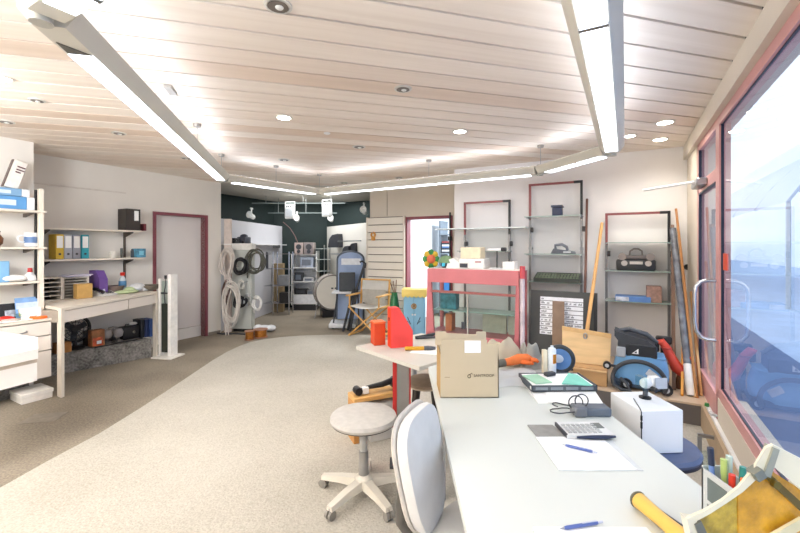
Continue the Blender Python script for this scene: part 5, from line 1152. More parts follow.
MB().bb((0.26 - o_.x, 0.66 - o_.y, TZ - 0.075), (0.28 - o_.x, 2.2 - o_.y, TZ - 0.028)).bb((0.82 - o_.x, 0.66 - o_.y, TZ - 0.075), (0.84 - o_.x, 2.5 - o_.y, TZ - 0.028)).build('apron', MGREY, t)
A, B = Vector((-0.32, 2.91, 0)), Vector((0.115, 2.405, 0)); nn = Vector((0.757, 0.653, 0)) * 0.66
oc = (A + B) / 2 + nn / 2
t = T('side_table', 'pale angled side table on a red and grey column leg, carrying red file boxes', 'table', oc, 0)
pp = [A, B, B + nn, A + nn]
MB().prism([p - oc + Vector((0, 0, TZ - 0.025)) for p in pp], (0, 0, 0.025)).build('tabletop', M('#C8C4BA', 0.45, 0, 0.015, 5), t)
lg = Vector((0.012, 2.66, 0)) - oc
MB().bb((lg.x - 0.034, lg.y - 0.04, 0.02), (lg.x + 0.05, lg.y + 0.04, TZ - 0.025), 0.004).build('leg', M('#9A9895', 0.35, 0.5, 0.05, 8), t)
for x0, x1 in ((-0.06, -0.033), (0.05, 0.058)): MB().bb((lg.x + x0, lg.y - 0.045, 0.02), (lg.x + x1, lg.y + 0.045, TZ - 0.025), 0.002).build('red_side', M('#B92A25', 0.4), t)
MB().bb((lg.x - 0.08, lg.y - 0.06, 0), (lg.x + 0.08, lg.y + 0.06, 0.02)).build('foot', DGREY, t)
for p in (A * .12 + (A + nn) * .88, B * .2 + (B + nn) * .8): q_ = p - oc; MB().cyl((q_.x, q_.y, 0), (q_.x, q_.y, TZ - 0.025), 0.02, n=12).build('rear_leg', MGREY, t)

# red file boxes
p = tb(391, 348.5)
t = T('red_magazine_file', 'large bright red magazine file with sloping side on the side table', 'file', p, 0.32)
MB().prism([(0, 0, 0), (0.165, 0, 0), (0.165, 0, 0.115), (0.062, 0, 0.285), (0, 0, 0.285)], (0, 0.085, 0)).build('body', M('#EE4A46', 0.4, 0, 0.03, 6), t)
MB().bb((-0.0015, 0.005, 0.005), (0.0, 0.08, 0.28)).build('spine', M('#E8401A', 0.4, 0, 0.03, 6), t); MB().bb((-0.003, 0.03, 0.19), (-0.0012, 0.055, 0.215)).build('finger_hole', BLACK, t)
p = tb(379, 345.5)
t = T('orange_file_box', 'smaller orange-red box beside the large red magazine file', 'box', p, 0.35)
MB().bb((-0.035, 0, 0), (0.05, 0.10, 0.165), 0.002).build('body', M('#D0471C', 0.45, 0, 0.06, 8), t); MB().bb((-0.037, -0.002, 0.158), (0.052, 0.102, 0.17)).build('rim', M('#E3723C', 0.45), t)
p = tb(430, 352.5); S('white_sheet', 'white sheet under the yellow screwdriver on the side table', 'paper', p, -0.3, MB().bb((-0.13, -0.05, 0), (0.12, 0.12, 0.002)), PAPER)
p = tb(419, 350.5) + Vector((0, 0, 0.015))
t = T('screwdriver', 'screwdriver with yellow handle lying on a white sheet', 'screwdriver', p, 0.06)
MB().tube([(-0.10, 0, 0), (-0.09, 0, 0), (-0.05, 0, 0), (0.03, 0, 0), (0.04, 0, 0)], [0.010, 0.014, 0.013, 0.014, 0.010], 10).build('handle', M('#D9A227', 0.4), t); MB().tube([(0.035, 0, 0), (0.06, 0, 0), (0.085, 0, 0), (0.115, 0, 0)], [0.015, 0.017, 0.015, 0.009], 10).build('collar', M('#4A4E55', 0.4), t)
p = tb(425, 338.5); t = T('black_pliers', 'black handled tool lying behind the red magazine file', 'tool', p + Vector((0, 0, 0.012)), 0.3)
MB().tube([(-0.08, 0, 0), (0, 0.0, 0.004), (0.10, 0.03, 0.012), (0.17, 0.05, 0.02)], [0.012, 0.015, 0.012, 0.008], 8).build('grip', BLACK, t); MB().tube([(-0.08, 0.0, 0), (0.0, -0.03, 0), (0.08, -0.03, 0)], 0.009, 8).build('second_grip', DGREY, t)

# cardboard box with upright flaps
bx0, bx1, by0, by1, bh = 0.193, 0.471, 1.908, 2.10, 0.276
p = Vector((bx0, by0, TZ + 0.0006))
t = T('cardboard_box', 'open brown cardboard box with white label and printed logo on the work table', 'box', p, 0.0)
w, d_ = bx1 - bx0, by1 - by0; KB = M('#C0B196', 0.75, 0, 0.03, 5); KI = M('#BFA374', 0.8, 0, 0.05, 5); th = 0.004; bl = 0.205
mb = MB()
mb.bb((0, 0, 0), (w, th, bh - 0.02)).bb((0, d_ - th, 0), (w, d_, bl)).bb((w - th, 0, 0), (w, d_, bl)).bb((0, 0, 0), (w, d_, th))
mb.build('body', KB, t)
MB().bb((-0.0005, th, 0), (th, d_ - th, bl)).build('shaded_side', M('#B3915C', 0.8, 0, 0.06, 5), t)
MB().bb((0.006, 0.0, bh - 0.021), (w * .80, th, bh)).build('front_flap', KB, t)
MB().prism([(-0.008, d_ - th, bl), (w - 0.02, d_ - th, bl), (w - 0.02, d_ - th, bh), (w - 0.07, d_ - th, bh), (w - 0.072, d_ - th, bh - 0.015), (0.05, d_ - th, bh - 0.008), (0.048, d_ - th, bh + 0.0), (-0.008, d_ - th, bh)], (0, th, 0)).build('rear_flap', M('#CDBFA5', 0.75, 0, 0.03, 5), t)
MB().bb((0.115, -0.0012, 0.215), (0.192, 0.0, 0.273)).build('white_label', M('#F3F4F6', 0.6), t)
LOGO = M('#4E4433', 0.7)
text('SANTROOP', 0.0185, LOGO, t, (0.207, -0.0008, 0.106), (PI / 2, 0, 0))
MB().torus((0.137, -0.0006, 0.103), 0.007, 0.0016, 'Y', 16, 6, (1, 1.1)).tube([(0.140, -0.0006, 0.111), (0.149, -0.0006, 0.118), (0.152, -0.0006, 0.112)], 0.0015, 6).build('printed_emblem', LOGO, t)
MB().bb((0.02, -0.0008, 0.097), (0.045, 0, 0.099)).build('scratch_mark', M('#8B7C5E', 0.8), t)

# paper heap, orange glove, grey sheet
def crumple(c, rx, ry, h, mat, name, label, cat, seed, n=18, rz=0.0):
    rnd = random.Random(seed); ph = [rnd.uniform(0, 6.28) for _ in range(6)]
    def fn(u, v):
        x, y = 2 * u - 1, 2 * v - 1; e = max(0.0, 1 - max(abs(x), abs(y)) ** 3)
        z = h * e * (0.55 + 0.25 * math.sin(3.1 * x + ph[0] + 2 * y) + 0.2 * math.sin(5.3 * y + ph[1] - 2 * x) + 0.12 * math.sin(9 * x + ph[2]) * math.cos(8 * y + ph[3]))
        return (rx * x * (1 + 0.08 * math.sin(4 * y + ph[4])), ry * y * (1 + 0.08 * math.sin(4 * x + ph[5])), max(0.002, z))
    return S(name, label, cat, c, rz, MB().sheet(fn, n, n, 0.002), mat)
crumple(Vector((0.645, 2.50, TZ + 0.001)), 0.13, 0.11, 0.16, M('#EDE3CE', 0.8, 0, 0.04, 10), 'paper_bag', 'crumpled cream paper bag behind the cardboard box on the work table', 'bag', 3)
crumple(Vector((0.63, 2.20, TZ + 0.001)), 0.14, 0.15, 0.035, M('#FBFAF8', 0.8, 0, 0.02, 9), 'crumpled_paper', 'crumpled white printed papers between cardboard box and green folders', 'paper', 5)
crumple(Vector((0.80, 2.42, TZ + 0.001)), 0.08, 0.08, 0.16, M('#D2CFC6', 0.8, 0, 0.04, 10), 'grey_wrapping', 'grey-beige crumpled wrapping sheet beside the white cartridge', 'paper', 11)
p = tb(519, 369.5)
t = T('work_glove', 'orange work glove with grey cuff lying on the papers', 'glove', p + Vector((0, 0, 0.05)), 0.22)
MB().tube([(-0.10, 0, -0.005), (-0.05, 0, 0.0), (0.0, 0.0, 0.012), (0.05, 0, 0.012), (0.08, 0, 0.005)], [0.02, 0.024, 0.030, 0.027, 0.018], 12).build('palm', M('#F07E3C', 0.7, 0, 0.1, 14), t)
for k in range(4): MB().tube([(0.06, 0.02 - 0.016 * k, 0.008), (0.095, 0.026 - 0.02 * k, 0.006), (0.118 - 0.006 * k, 0.03 - 0.024 * k, -0.004)], [0.011, 0.011, 0.008], 8).build('finger', M('#EE7433', 0.7, 0, 0.1, 14), t)
MB().tube([(0.0, -0.02, 0.0), (0.03, -0.045, 0.0), (0.06, -0.055, -0.005)], [0.013, 0.012, 0.008], 8).build('thumb', M('#EE7433', 0.7, 0, 0.1, 14), t)
MB().tube([(-0.16, 0, -0.012), (-0.13, 0, -0.008), (-0.09, 0, -0.004)], [0.018, 0.022, 0.022], 10).build('cuff', M('#6E6A5E', 0.8), t)
# cartridge and disc
p = Vector((0.834, 2.195, TZ + 0.0006))
t = T('sealant_cartridge', 'white sealant cartridge with orange label standing on the work table', 'cartridge', p, 0)
MB().lathe([(0.021, 0), (0.022, 0.003), (0.022, 0.155), (0.018, 0.165), (0.008, 0.168), (0.008, 0.178), (0.0005, 0.179)], n=20).build('body', M('#E3E9EF', 0.35), t)
mb = MB(); mb.sheet(lambda u, v: (0.0226 * math.cos(-PI * .55 + u * PI * .55), 0.0226 * math.sin(-PI * .55 + u * PI * .55), 0.085 + 0.05 * v), 8, 1, 0.0006); mb.build('orange_label', M('#E99A2C', 0.5), t)
p = Vector((0.795, 2.20, TZ + 0.0006)); S('cream_tube', 'narrow cream carton standing beside the white cartridge', 'carton', p, 0.1, MB().bb((-0.012, -0.012, 0), (0.012, 0.012, 0.155), 0.002), M('#E6DAC0', 0.6))
p = Vector((0.912, 2.28, TZ + 0.0006))
t = T('round_gauge', 'round blue disc with thick black rim standing behind the folders', 'disc', p, -0.38)
MB().torus((0, 0, 0.082), 0.068, 0.014, 'Y', 36, 10).build('rim', M('#2D3338', 0.4), t); MB().lathe([(0.0005, -0.01), (0.06, -0.012), (0.062, 0.01), (0.0005, 0.012)], (0, 0, 0.082), 28, R90).build('face', M('#5D86BC', 0.3, 0, 0.15, 14), t)
MB().ball((-0.01, -0.012, 0.085), 0.03, (1, 0.2, 0.8)).build('pale_patch', M('#C9D5E4', 0.4), t); MB().bb((-0.04, -0.02, 0), (0.045, 0.03, 0.016), 0.004).build('foot', DGREY, t)
# sheets, flat device with folders
p = tb(566, 397); S('paper_pile', 'white sheets under the flat dark tray of folders', 'paper', Vector((0.80, 1.93, TZ + 0.0006)), -0.05, MB().bb((-0.16, -0.1, 0), (0.10, 0.14, 0.006)).box((0.02, -0.03, 0.009), (0.24, 0.2, 0.004), 0, Matrix.Rotation(-0.2, 3, 'Z')), PAPER)
p = Vector((0.642, 1.952, TZ + 0.013))
t = T('document_tray', 'flat dark grey tray holding green and white folders', 'tray', p, 0.02)
mb = MB(); mb.bb((0, 0, 0), (0.325, 0.2, 0.006)).bb((0, 0, 0.0), (0.325, 0.006, 0.03)).bb((0, 0, 0), (0.006, 0.2, 0.03)).bb((0.319, 0, 0), (0.325, 0.2, 0.03)).bb((0, 0.194, 0), (0.325, 0.2, 0.03)); mb.build('body', M('#4F555C', 0.45), t)
mb = MB(); [mb.bb((0.02 + 0.075 * k, -0.001, 0.008), (0.08 + 0.075 * k, 0.0005, 0.022)) for k in range(4)]; mb.build('front_ribs', M('#7D858C', 0.45), t)
MB().bb((-0.001, 0.004, 0.008), (0.0005, 0.02, 0.024)).build('white_tag', PAPER, t)
p0 = Vector(p)
S('white_folder', 'white sheets filling the dark tray', 'paper', p0 + Vector((0.01, 0.008, 0.0075)), 0.02, MB().bb((0.0, 0.004, 0), (0.30, 0.18, 0.021)), PAPER)
S('green_folder', 'pale green folder lying at the box side of the dark tray', 'folder', p0 + Vector((0.03, 0.02, 0.03)), 0.25, MB().bb((0.0, 0.0, 0), (0.075, 0.13, 0.004)).bb((0.078, 0.0, 0), (0.09, 0.13, 0.004)), M('#A9D6B8', 0.5))
S('turquoise_folder', 'turquoise folder tilted on the far half of the dark tray', 'folder', p0 + Vector((0.155, 0.02, 0.031)), -0.2, MB().prism([(0, 0, 0), (0.14, 0, 0.0), (0.10, 0.12, 0.012), (0.06, 0.14, 0.012)], (0, 0, 0.004)), M('#7FD0BC', 0.5))
S('pen_case', 'small dark grey case among the folders on the tray', 'case', p0 + Vector((0.125, 0.13, 0.0295)), 0.4, MB().bb((0, 0, 0), (0.06, 0.03, 0.018), 0.003), DGREY)
# power adapter
p = tb(592, 417.5)
t = T('power_adapter', 'dark grey power adapter with coiled cable on the work table', 'adapter', p + Vector((0.0, 0.03, 0)), -0.02)
MB().bb((-0.05, -0.03, 0), (0.085, 0.035, 0.036), 0.005).build('body', M('#5B6470', 0.45), t); MB().bb((-0.075, -0.04, 0), (-0.02, 0.02, 0.045), 0.008).build('plug', M('#6D7178', 0.4), t)
pts = []
for i in range(30):
    a = 2 * PI * i / 30 * 1.6; r = 0.045 + 0.012 * math.sin(2.3 * a); pts.append((-0.105 + r * math.cos(a) * (1.1 if i < 18 else .8), 0.0 + r * 1.0 * math.sin(a), 0.005 + 0.0011 * i))
MB().tube(pts, 0.0028, 6).build('cable', M('#3A3D42', 0.4), t)
MB().torus((-0.03, 0.0, 0.058), 0.028, 0.0028, 'Y', 20, 6).torus((-0.055, 0.0, 0.05), 0.03, 0.0028, 'Y', 20, 6).build('cable_loop', M('#3A3D42', 0.4), t)
# clipboard with paper, calculator, pen
p = Vector((0.512, 1.284, TZ + 0.0006))
t = T('clipboard', 'transparent clipboard with white paper and a grey corner on the work table', 'clipboard', p, 0.0)
MB().prism([(-0.0, 0.0, 0), (0.27, 0.0, 0), (0.275, 0.30, 0), (0.005, 0.31, 0)], (0, 0, 0.002)).build('board', M('#D3D8DA', 0.2), t)
MB().prism([(0.005, 0.225, 0.002), (0.115, 0.225, 0.002), (0.10, 0.322, 0.002), (-0.0, 0.322, 0.002)], (0, 0, 0.004)).build('grey_flap', M('#8C8B87', 0.5, 0, 0.12, 25), t)
MB().prism([(-0.002, 0.003, 0.002), (0.25, 0.003, 0.002), (0.245, 0.225, 0.002), (0.0, 0.222, 0.002)], (0, 0, 0.003)).build('paper_sheets', M('#FAFAFA', 0.6), t)
p = tb(579, 433.5)
t = T('calculator', 'silver and black desk calculator on the edge of the clipboard', 'calculator', p + Vector((0.02, 0.0, 0.007)), 0.02)
MB().prism([(-0.09, -0.055, 0), (0.09, -0.055, 0), (0.085, 0.06, 0), (-0.085, 0.06, 0)], (0, 0, 0.012)).build('body', M('#D6D7D6', 0.4, 0.0), t)
MB().tube([(-0.055, -0.058, 0.006), (0.0, -0.062, 0.007), (0.05, -0.062, 0.007), (0.09, -0.056, 0.006)], [0.004, 0.008, 0.008, 0.004], 8).build('black_front', M('#202A45', 0.3), t)
mb = MB()
for i in range(7):
    for j in range(4): mb.box((-0.07 + 0.019 * i, -0.032 + 0.02 * j, 0.0135), (0.013, 0.012, 0.004))
mb.build('keys', M('#AEB0B0', 0.4), t); MB().bb((0.045, 0.0, 0.0118), (0.08, 0.045, 0.0135)).build('display', M('#6D7573', 0.2), t)
MB().bb((-0.092, -0.05, 0.0), (-0.086, 0.055, 0.014)).build('dark_edge', DGREY, t)
def pen(a, b, z, label):
    a, b = Vector((a.x, a.y, z)), Vector((b.x, b.y, z)); L = (b - a).length
    t = T('ballpoint_pen', label, 'pen', (a + b) / 2, math.atan2((b - a).y, (b - a).x), 'blue ballpoint pens on the work table'); PB = M('#5468A8', 0.35)
    MB().tube([(-L / 2 + 0.012, 0, 0), (-L / 2 + 0.02, 0, 0), (L / 2 - 0.02, 0, 0), (L / 2 - 0.015, 0, 0)], [0.0035, 0.0048, 0.0048, 0.004], 10).build('barrel', PB, t)
    MB().tube([(-L / 2 + 0.013, 0, 0), (-L / 2, 0, 0)], [0.0033, 0.0008], 8).build('tip', STEEL, t); MB().cyl((L / 2 - 0.016, 0, 0), (L / 2, 0, 0), 0.003, n=8).build('button', M('#B9C0D4', 0.3), t)
    MB().bb((L / 2 - 0.06, -0.0015, 0.004), (L / 2 - 0.018, 0.0015, 0.0065)).build('clip', M('#C5C9D6', 0.3), t)
pen(tb(562, 447.5), tb(597.5, 456), TZ + 0.0115, 'blue ballpoint pen lying on the clipboard paper')
p = Vector((0.335, 0.80, TZ + 0.0006)); S('note_sheets', 'white sheets cut by the lower picture edge', 'paper', p, 0.0, MB().prism([(0.0, 0, 0), (0.30, 0.0, 0), (0.295, 0.224, 0), (0.005, 0.224, 0)], (0, 0, 0.003)), M('#FAFAFA', 0.6))
pen(tb(560, 532.5), tb(602.5, 525.5), TZ + 0.0095, 'blue ballpoint pen on the sheets at the lower picture edge')

# pen organizer
p = Vector((0.822, 0.985, TZ + 0.0006))
t = T('pen_organizer', 'grey desk organizer with dark screen panel, full of pens, at the table edge', 'organizer', p, 0.0)
mb = MB(); mb.bb((0, 0, 0), (0.075, 0.005, 0.115)).bb((0, 0.1, 0), (0.075, 0.105, 0.125)).bb((0, 0, 0), (0.005, 0.105, 0.12)).bb((0.07, 0, 0), (0.075, 0.105, 0.11)).bb((0, 0, 0), (0.075, 0.105, 0.005)); mb.build('body', M('#C6C9C8', 0.4), t)
MB().bb((-0.002, 0.02, 0.045), (0.0, 0.083, 0.105), 0.0005).build('screen_panel', M('#65706E', 0.3, 0, 0.06, 10), t)
mb = MB()
for i in range(3):
    for j in range(2): mb.bb((-0.002, 0.028 + 0.022 * i, 0.012 + 0.014 * j), (0.0, 0.04 + 0.022 * i, 0.02 + 0.014 * j))
mb.build('buttons', M('#8A8D8C', 0.4), t)
MB().bb((0.001, 0.09, 0.12), (0.02, 0.104, 0.165)).build('clear_holder', GLASS, t)
p0 = Vector(p)
for x, y, h, hx, lab, tx, ty in ((0.02, 0.085, 0.175, '#6E8EC8', 'blue and black craft knife standing tallest in the pen organizer', -0.012, 0.0), (0.035, 0.07, 0.15, '#B8CF7A', 'pale green marker in the pen organizer', 0.0, 0.004), (0.05, 0.08, 0.155, '#CFE0D4', 'white marker with green cap in the pen organizer', 0.006, 0.002), (0.03, 0.045, 0.128, '#D9402C', 'red marker in the pen organizer', 0.0, -0.004), (0.045, 0.03, 0.125, '#EF7A28', 'orange marker in the pen organizer', 0.002, -0.004), (0.058, 0.022, 0.145, '#3F8B4E', 'dark green marker in the pen organizer', 0.008, -0.008), (0.062, 0.055, 0.14, '#3A8F88', 'teal marker in the pen organizer', 0.008, 0.0)):
    t = T('marker_pen', lab, 'pen', p0 + Vector((x, y, 0.0055)), 0, 'pens in the desk organizer')
    MB().cyl((0, 0, 0), (tx, ty, h), 0.0065, n=12).build('barrel', M(hx, 0.4), t); MB().cyl((tx * .75, ty * .75, h * .75), (tx, ty, h + 0.002), 0.0075, n=12).build('cap', M('#27304A' if hx == '#6E8EC8' else hx, 0.35), t)

# tool with yellow handle
p = tb(632, 503, TZ)
t = T('yellow_handle_tool', 'tool with thick yellow wooden handle lying beside the amber box', 'tool', Vector((0.655, 1.105, TZ + 0.024)), 0)
ax = Vector((0.03, -0.2, 0.0)); YH = M('#E4B658', 0.4, 0, 0.08, 7)
MB().tube([ax * f for f in (0.0, 0.04, 0.2, 0.45, 0.7, 0.9, 1.0)], [0.019, 0.0215, 0.0195, 0.018, 0.021, 0.023, 0.02], 16).build('handle', YH, t)
MB().tube([ax * -0.02, ax * 0.015, ax * 0.04], [0.019, 0.0235, 0.022], 16).build('end_cap', M('#57533F', 0.4), t)
MB().tube([Vector((0.03, -0.03, -0.006)), Vector((0.045, -0.09, -0.006)), Vector((0.062, -0.15, -0.006)), Vector((0.07, -0.2, -0.006))], [0.006, 0.008, 0.010, 0.012], 8).build('metal_spine', M('#55575B', 0.35, 0.6), t)
MB().cyl(ax, ax * 1.25, 0.022, 0.018).build('ferrule', M('#6E7072', 0.3, 0.7), t)

# amber box with cream rim
Ya = 0.80
def am(px, py, dy=0.0): return D(px, py, Ya) + Vector((0, dy, 0))
base = am(745, 600); base.z = TZ + 0.0006
t = T('amber_box', 'cream-rimmed tilted box with amber panels and metal strap in the picture corner', 'box', base, 0)
outer = [(687, 519), (705, 511), (722, 501), (738, 488), (752, 471), (766, 448), (773, 445), (806, 462), (815, 470)]
inner = [(697, 521), (710, 514), (727, 503), (743, 492), (757, 479), (769, 468), (775, 468), (800, 489), (812, 499)]
dv = Vector((0.004, 0.008, 0.0))
mb = MB()
o1 = [am(*q_) - base for q_ in outer]; i1 = [am(*q_) - base for q_ in inner]
k = len(outer); V = []
for i in range(k):
    V.append([mb.bm.verts.new(v) for v in (o1[i], i1[i], i1[i] + dv, o1[i] + dv)])
for i in range(k - 1):
    for j in range(4): mb.bm.faces.new((V[i][j], V[i][(j + 1) % 4], V[i + 1][(j + 1) % 4], V[i + 1][j]))
mb.bm.faces.new(V[0]); mb.bm.faces.new(V[-1][::-1])
mb.build('cream_rim', M('#E5DFC6', 0.45, 0, 0.04, 12), t)
def plate(pts, mat, name, off, th=0.006):
    return MB().prism([am(*q_) - base + Vector((0, off, 0)) for q_ in pts], (0.0, th, 0)).build(name, mat, t)
AM1 = M('#D8A02A', 0.3, 0, 0.22, 26, 0.15); AM2 = M('#BFA23C', 0.35, 0, 0.25, 38, 0.2)
zb_ = HZ + (H - TZ - 0.002) * F / Ya
plate([(697, 526), (710, 519), (727, 508), (742, 498), (744, zb_), (715, zb_)], AM2, 'pale_amber_panel', 0.012)
plate([(742, 498), (757, 485), (769, 474), (775, 473), (800, 489), (812, 499), (818, zb_), (744, zb_)], AM1, 'amber_panel', 0.010)
plate([(687, 519), (697, 521), (715, zb_), (706, zb_)], M('#DDD8C4', 0.45), 'side_rim', 0.0, 0.02)
plate([(806, 462), (815, 470), (830, zb_), (818, zb_), (812, 499), (800, 489)], M('#E5DFC6', 0.45, 0, 0.04, 12), 'corner_rim', 0.004, 0.02)
plate([(770, 534), (800, 517), (806, 524), (778, 542)], M('#D9CFA9', 0.5), 'lower_rim', -0.004)
plate([(762, 474), (772, 446.5), (778, 449), (769, 477)], M('#A5A594', 0.4, 0.3), 'metal_strap', -0.004, 0.02)
plate([(749, 471), (757, 466), (762, 474), (754, 479)], M('#84867A', 0.4, 0.4), 'strap_clip', -0.012, 0.02)
plate([(760, 472), (764, 468), (806, 506), (803, 513)], M('#6C5A22', 0.35, 0.2, 0.1, 20), 'painted_shadow_strip', 0.003, 0.006)  # diagonal shadow across the amber panel, put in as a dark plate
c = am(775, 484) - base; MB().cyl(c + Vector((0, 0.003, 0)), c + Vector((0, -0.006, 0)), 0.008, n=14).build('screw', M('#7D6A2E', 0.3, 0.6), t)
plate([(694, 524), (700, 520), (712, 545), (704, 552)], M('#77786F', 0.4, 0.5), 'hinge', -0.004, 0.012)

# white box on a round stool, camera on top
p = Vector((1.16, 1.85, 0.0))
t = T('round_stool', 'stool with round navy seat standing between work table and window', 'stool', p, 0)
MB().lathe([(0.17, 0.515), (0.19, 0.52), (0.195, 0.535), (0.185, 0.549), (0.0005, 0.55)], n=36).build('seat', M('#525F80', 0.5), t); MB().lathe([(0.18, 0.50), (0.193, 0.51), (0.193, 0.522), (0.0005, 0.523)], n=36).build('seat_rim', M('#2B3040', 0.4), t)
MB().cyl((0, 0, 0.06), (0, 0, 0.51), 0.025).build('column', STEEL, t)
for k in range(4): a = PI / 2 * k + .4; MB().cyl((0, 0, 0.08), (0.2 * math.cos(a), 0.2 * math.sin(a), 0.02), 0.016, 0.012, n=10).build('leg', DGREY, t)
p = Vector((1.135, 1.855, 0.551))
t = T('white_case', 'white cube-shaped case with dark seam cable standing on the navy stool', 'case', p, 0.06)
MB().bb((-0.095, -0.115, 0), (0.095, 0.115, 0.187), 0.003).build('body', M('#E9ECEF', 0.4, 0, 0.01, 4), t)
MB().tube([(-0.04, 0.02, 0.189), (-0.085, -0.09, 0.189), (-0.096, -0.116, 0.185), (-0.0965, -0.1165, 0.15), (-0.096, -0.117, 0.06)], 0.0022, 6).build('cable', BLACK, t)
for z, l in ((0.168, 0.02), (0.14, 0.026)): MB().cyl((-0.0965, -0.117, z), (-0.0965, -0.117, z - l), 0.0045, n=8).build('cable_plug', BLACK, t)
p = p + Vector((0.02, 0.03, 0.1875))
t = T('action_camera', 'small white camera on a black foot on top of the white case', 'camera', p, 0.1)
MB().lathe([(0.026, 0), (0.026, 0.006), (0.012, 0.012)], n=18).build('foot', BLACK, t); MB().cyl((0, 0, 0.01), (0.005, 0, 0.06), 0.011, n=10).build('neck', M('#43464C', 0.4), t)
MB().ball((0.005, 0, 0.07), 0.028, (1.1, 0.8, 0.9)).box((0.045, 0.0, 0.075), (0.05, 0.04, 0.05), 0.006).build('body', M('#E3E5E7', 0.3), t); MB().bb((-0.035, -0.03, 0.045), (-0.012, 0.02, 0.105)).build('clear_cover', GLASS, t); MB().bb((0.03, -0.028, 0.05), (0.09, -0.024, 0.10)).build('side_plate', M('#B9BDC2', 0.25), t)
MB().cyl((0.02, -0.012, 0.05), (0.03, -0.035, 0.045), 0.012, n=12).build('lens', BLACK, t)

# swivel stool
p = Vector((-0.212, 2.33, 0.0)); FL = 0.0056
t = T('swivel_stool', 'round grey upholstered swivel stool on a beige five-star base', 'stool', p + Vector((0, 0, FL)), math.radians(161))
MB().lathe([(0.15, 0.425), (0.185, 0.432), (0.195, 0.45), (0.188, 0.468), (0.16, 0.477), (0.0005, 0.478)], n=40).build('seat', FABRIC, t)
MB().lathe([(0.02, 0.41), (0.165, 0.418), (0.184, 0.428), (0.186, 0.434), (0.0005, 0.436)], n=40).build('seat_pan', M('#4C4843', 0.5), t)
MB().cyl((0, 0, 0.10), (0, 0, 0.26), 0.03, 0.028, n=18).build('gas_column', M('#8F8C88', 0.4), t); MB().cyl((0, 0, 0.25), (0, 0, 0.415), 0.023, n=16).build('piston', M('#B3B1AD', 0.35, 0.2), t)
MB().tube([(0.02, 0, 0.40), (0.12, -0.05, 0.395), (0.20, -0.06, 0.365), (0.225, -0.06, 0.36)], 0.007, 8).build('lever', M('#8C8A86', 0.4), t)
MB().lathe([(0.045, 0.06), (0.055, 0.07), (0.05, 0.11), (0.034, 0.125)], n=24).build('hub', CPLASTIC, t)
for k in range(5):
    a = 2 * PI * k / 5; c_, s_ = math.cos(a), math.sin(a)
    mb = MB(); sec = [(0.03, 0.032, 0.105, 0.055), (0.15, 0.027, 0.093, 0.058), (0.27, 0.022, 0.072, 0.048)]
    rings = []
    for x, hw_, z1, z0 in sec: rings.append([mb.bm.verts.new(Vector((x * c_ - y * s_, x * s_ + y * c_, z))) for y, z in ((-hw_, z0), (hw_, z0), (hw_ * .8, z1), (-hw_ * .8, z1))])
    for i in range(2):
        for j in range(4): mb.bm.faces.new((rings[i][j], rings[i][(j + 1) % 4], rings[i + 1][(j + 1) % 4], rings[i + 1][j]))
    mb.bm.faces.new(rings[0]); mb.bm.faces.new(rings[-1][::-1])
    ar = mb.build('base_arm', CPLASTIC, t)
    mb = MB()
    for y in (-0.013, 0.013): mb.cyl((0.262 * c_ - (y - 0.008) * s_, 0.262 * s_ + (y - 0.008) * c_, 0.025), (0.262 * c_ - (y + 0.008) * s_, 0.262 * s_ + (y + 0.008) * c_, 0.025), 0.025, n=16)
    mb.cyl((0.262 * c_, 0.262 * s_, 0.03), (0.262 * c_, 0.262 * s_, 0.06), 0.009, n=8)
    mb.build('caster', M('#8A857D', 0.45), ar)

# office chair pulled to the table
fd = Vector((0.90, -0.43, 0)); rzc = math.atan2(fd.y, fd.x) + PI / 2      # local -Y is the facing direction
bk = Vector((0.095, 1.40, 0)); cc_ = bk + fd * 0.21
t = T('office_chair', 'pale grey upholstered office chair pushed against the work table', 'chair', cc_ + Vector((0, 0, FL)), rzc)
CF = M('#DAD9D7', 0.85, 0, 0.05, 9, 0.25, bscale=420)
def pad(cx, cy, cz, w, h, th, mat, name, tilt, taper, vertical):
    mb = MB(); n = 28; rt = Matrix.Rotation(tilt, 3, 'X'); rings = []
    for (s, o_) in ((0.82, -th * .5), (0.97, -th * .36), (1.0, 0), (0.97, th * .36), (0.80, th * .5), (0.4, th * .56)):
        ring = []
        for j in range(n):
            a = 2 * PI * j / n; e = 0.62
            x = w / 2 * s * math.copysign(abs(math.cos(a)) ** e, math.cos(a)); y = h / 2 * s * math.copysign(abs(math.sin(a)) ** e, math.sin(a))
            x *= 1 - taper * (0.5 - y / h)
            v = Vector((x, -o_, y)) if vertical else Vector((x, y, o_))
            ring.append(mb.bm.verts.new(rt @ v + Vector((cx, cy, cz))))
        rings.append(ring)
    for i in range(5):
        for j in range(n): mb.bm.faces.new((rings[i][j], rings[i][(j + 1) % n], rings[i + 1][(j + 1) % n], rings[i + 1][j]))
    mb.bm.faces.new(rings[0][::-1]); mb.bm.faces.new(rings[-1])
    return mb.build(name, mat, t)
pad(0, 0.22, 0.675, 0.34, 0.40, 0.05, CF, 'backrest', math.radians(-9), 0.30, True)
pad(0, 0.25, 0.675, 0.35, 0.41, 0.02, M('#CFC8BE', 0.5), 'back_shell', math.radians(-9), 0.30, True)
pad(0, -0.03, 0.455, 0.44, 0.44, 0.075, CF, 'seat', 0, 0.0, False)
pad(0, -0.03, 0.415, 0.40, 0.40, 0.03, M('#6E6A66', 0.5), 'seat_pan', 0, 0.0, False)
MB().tube([(0, 0.06, 0.405), (0, 0.26, 0.40), (0, 0.31, 0.45), (0, 0.305, 0.62)], 0.02, 10).build('back_bar', M('#57534E', 0.5), t)
MB().cyl((0, 0, 0.10), (0, 0, 0.41), 0.027, n=16).build('gas_column', M('#7B7874', 0.4), t)
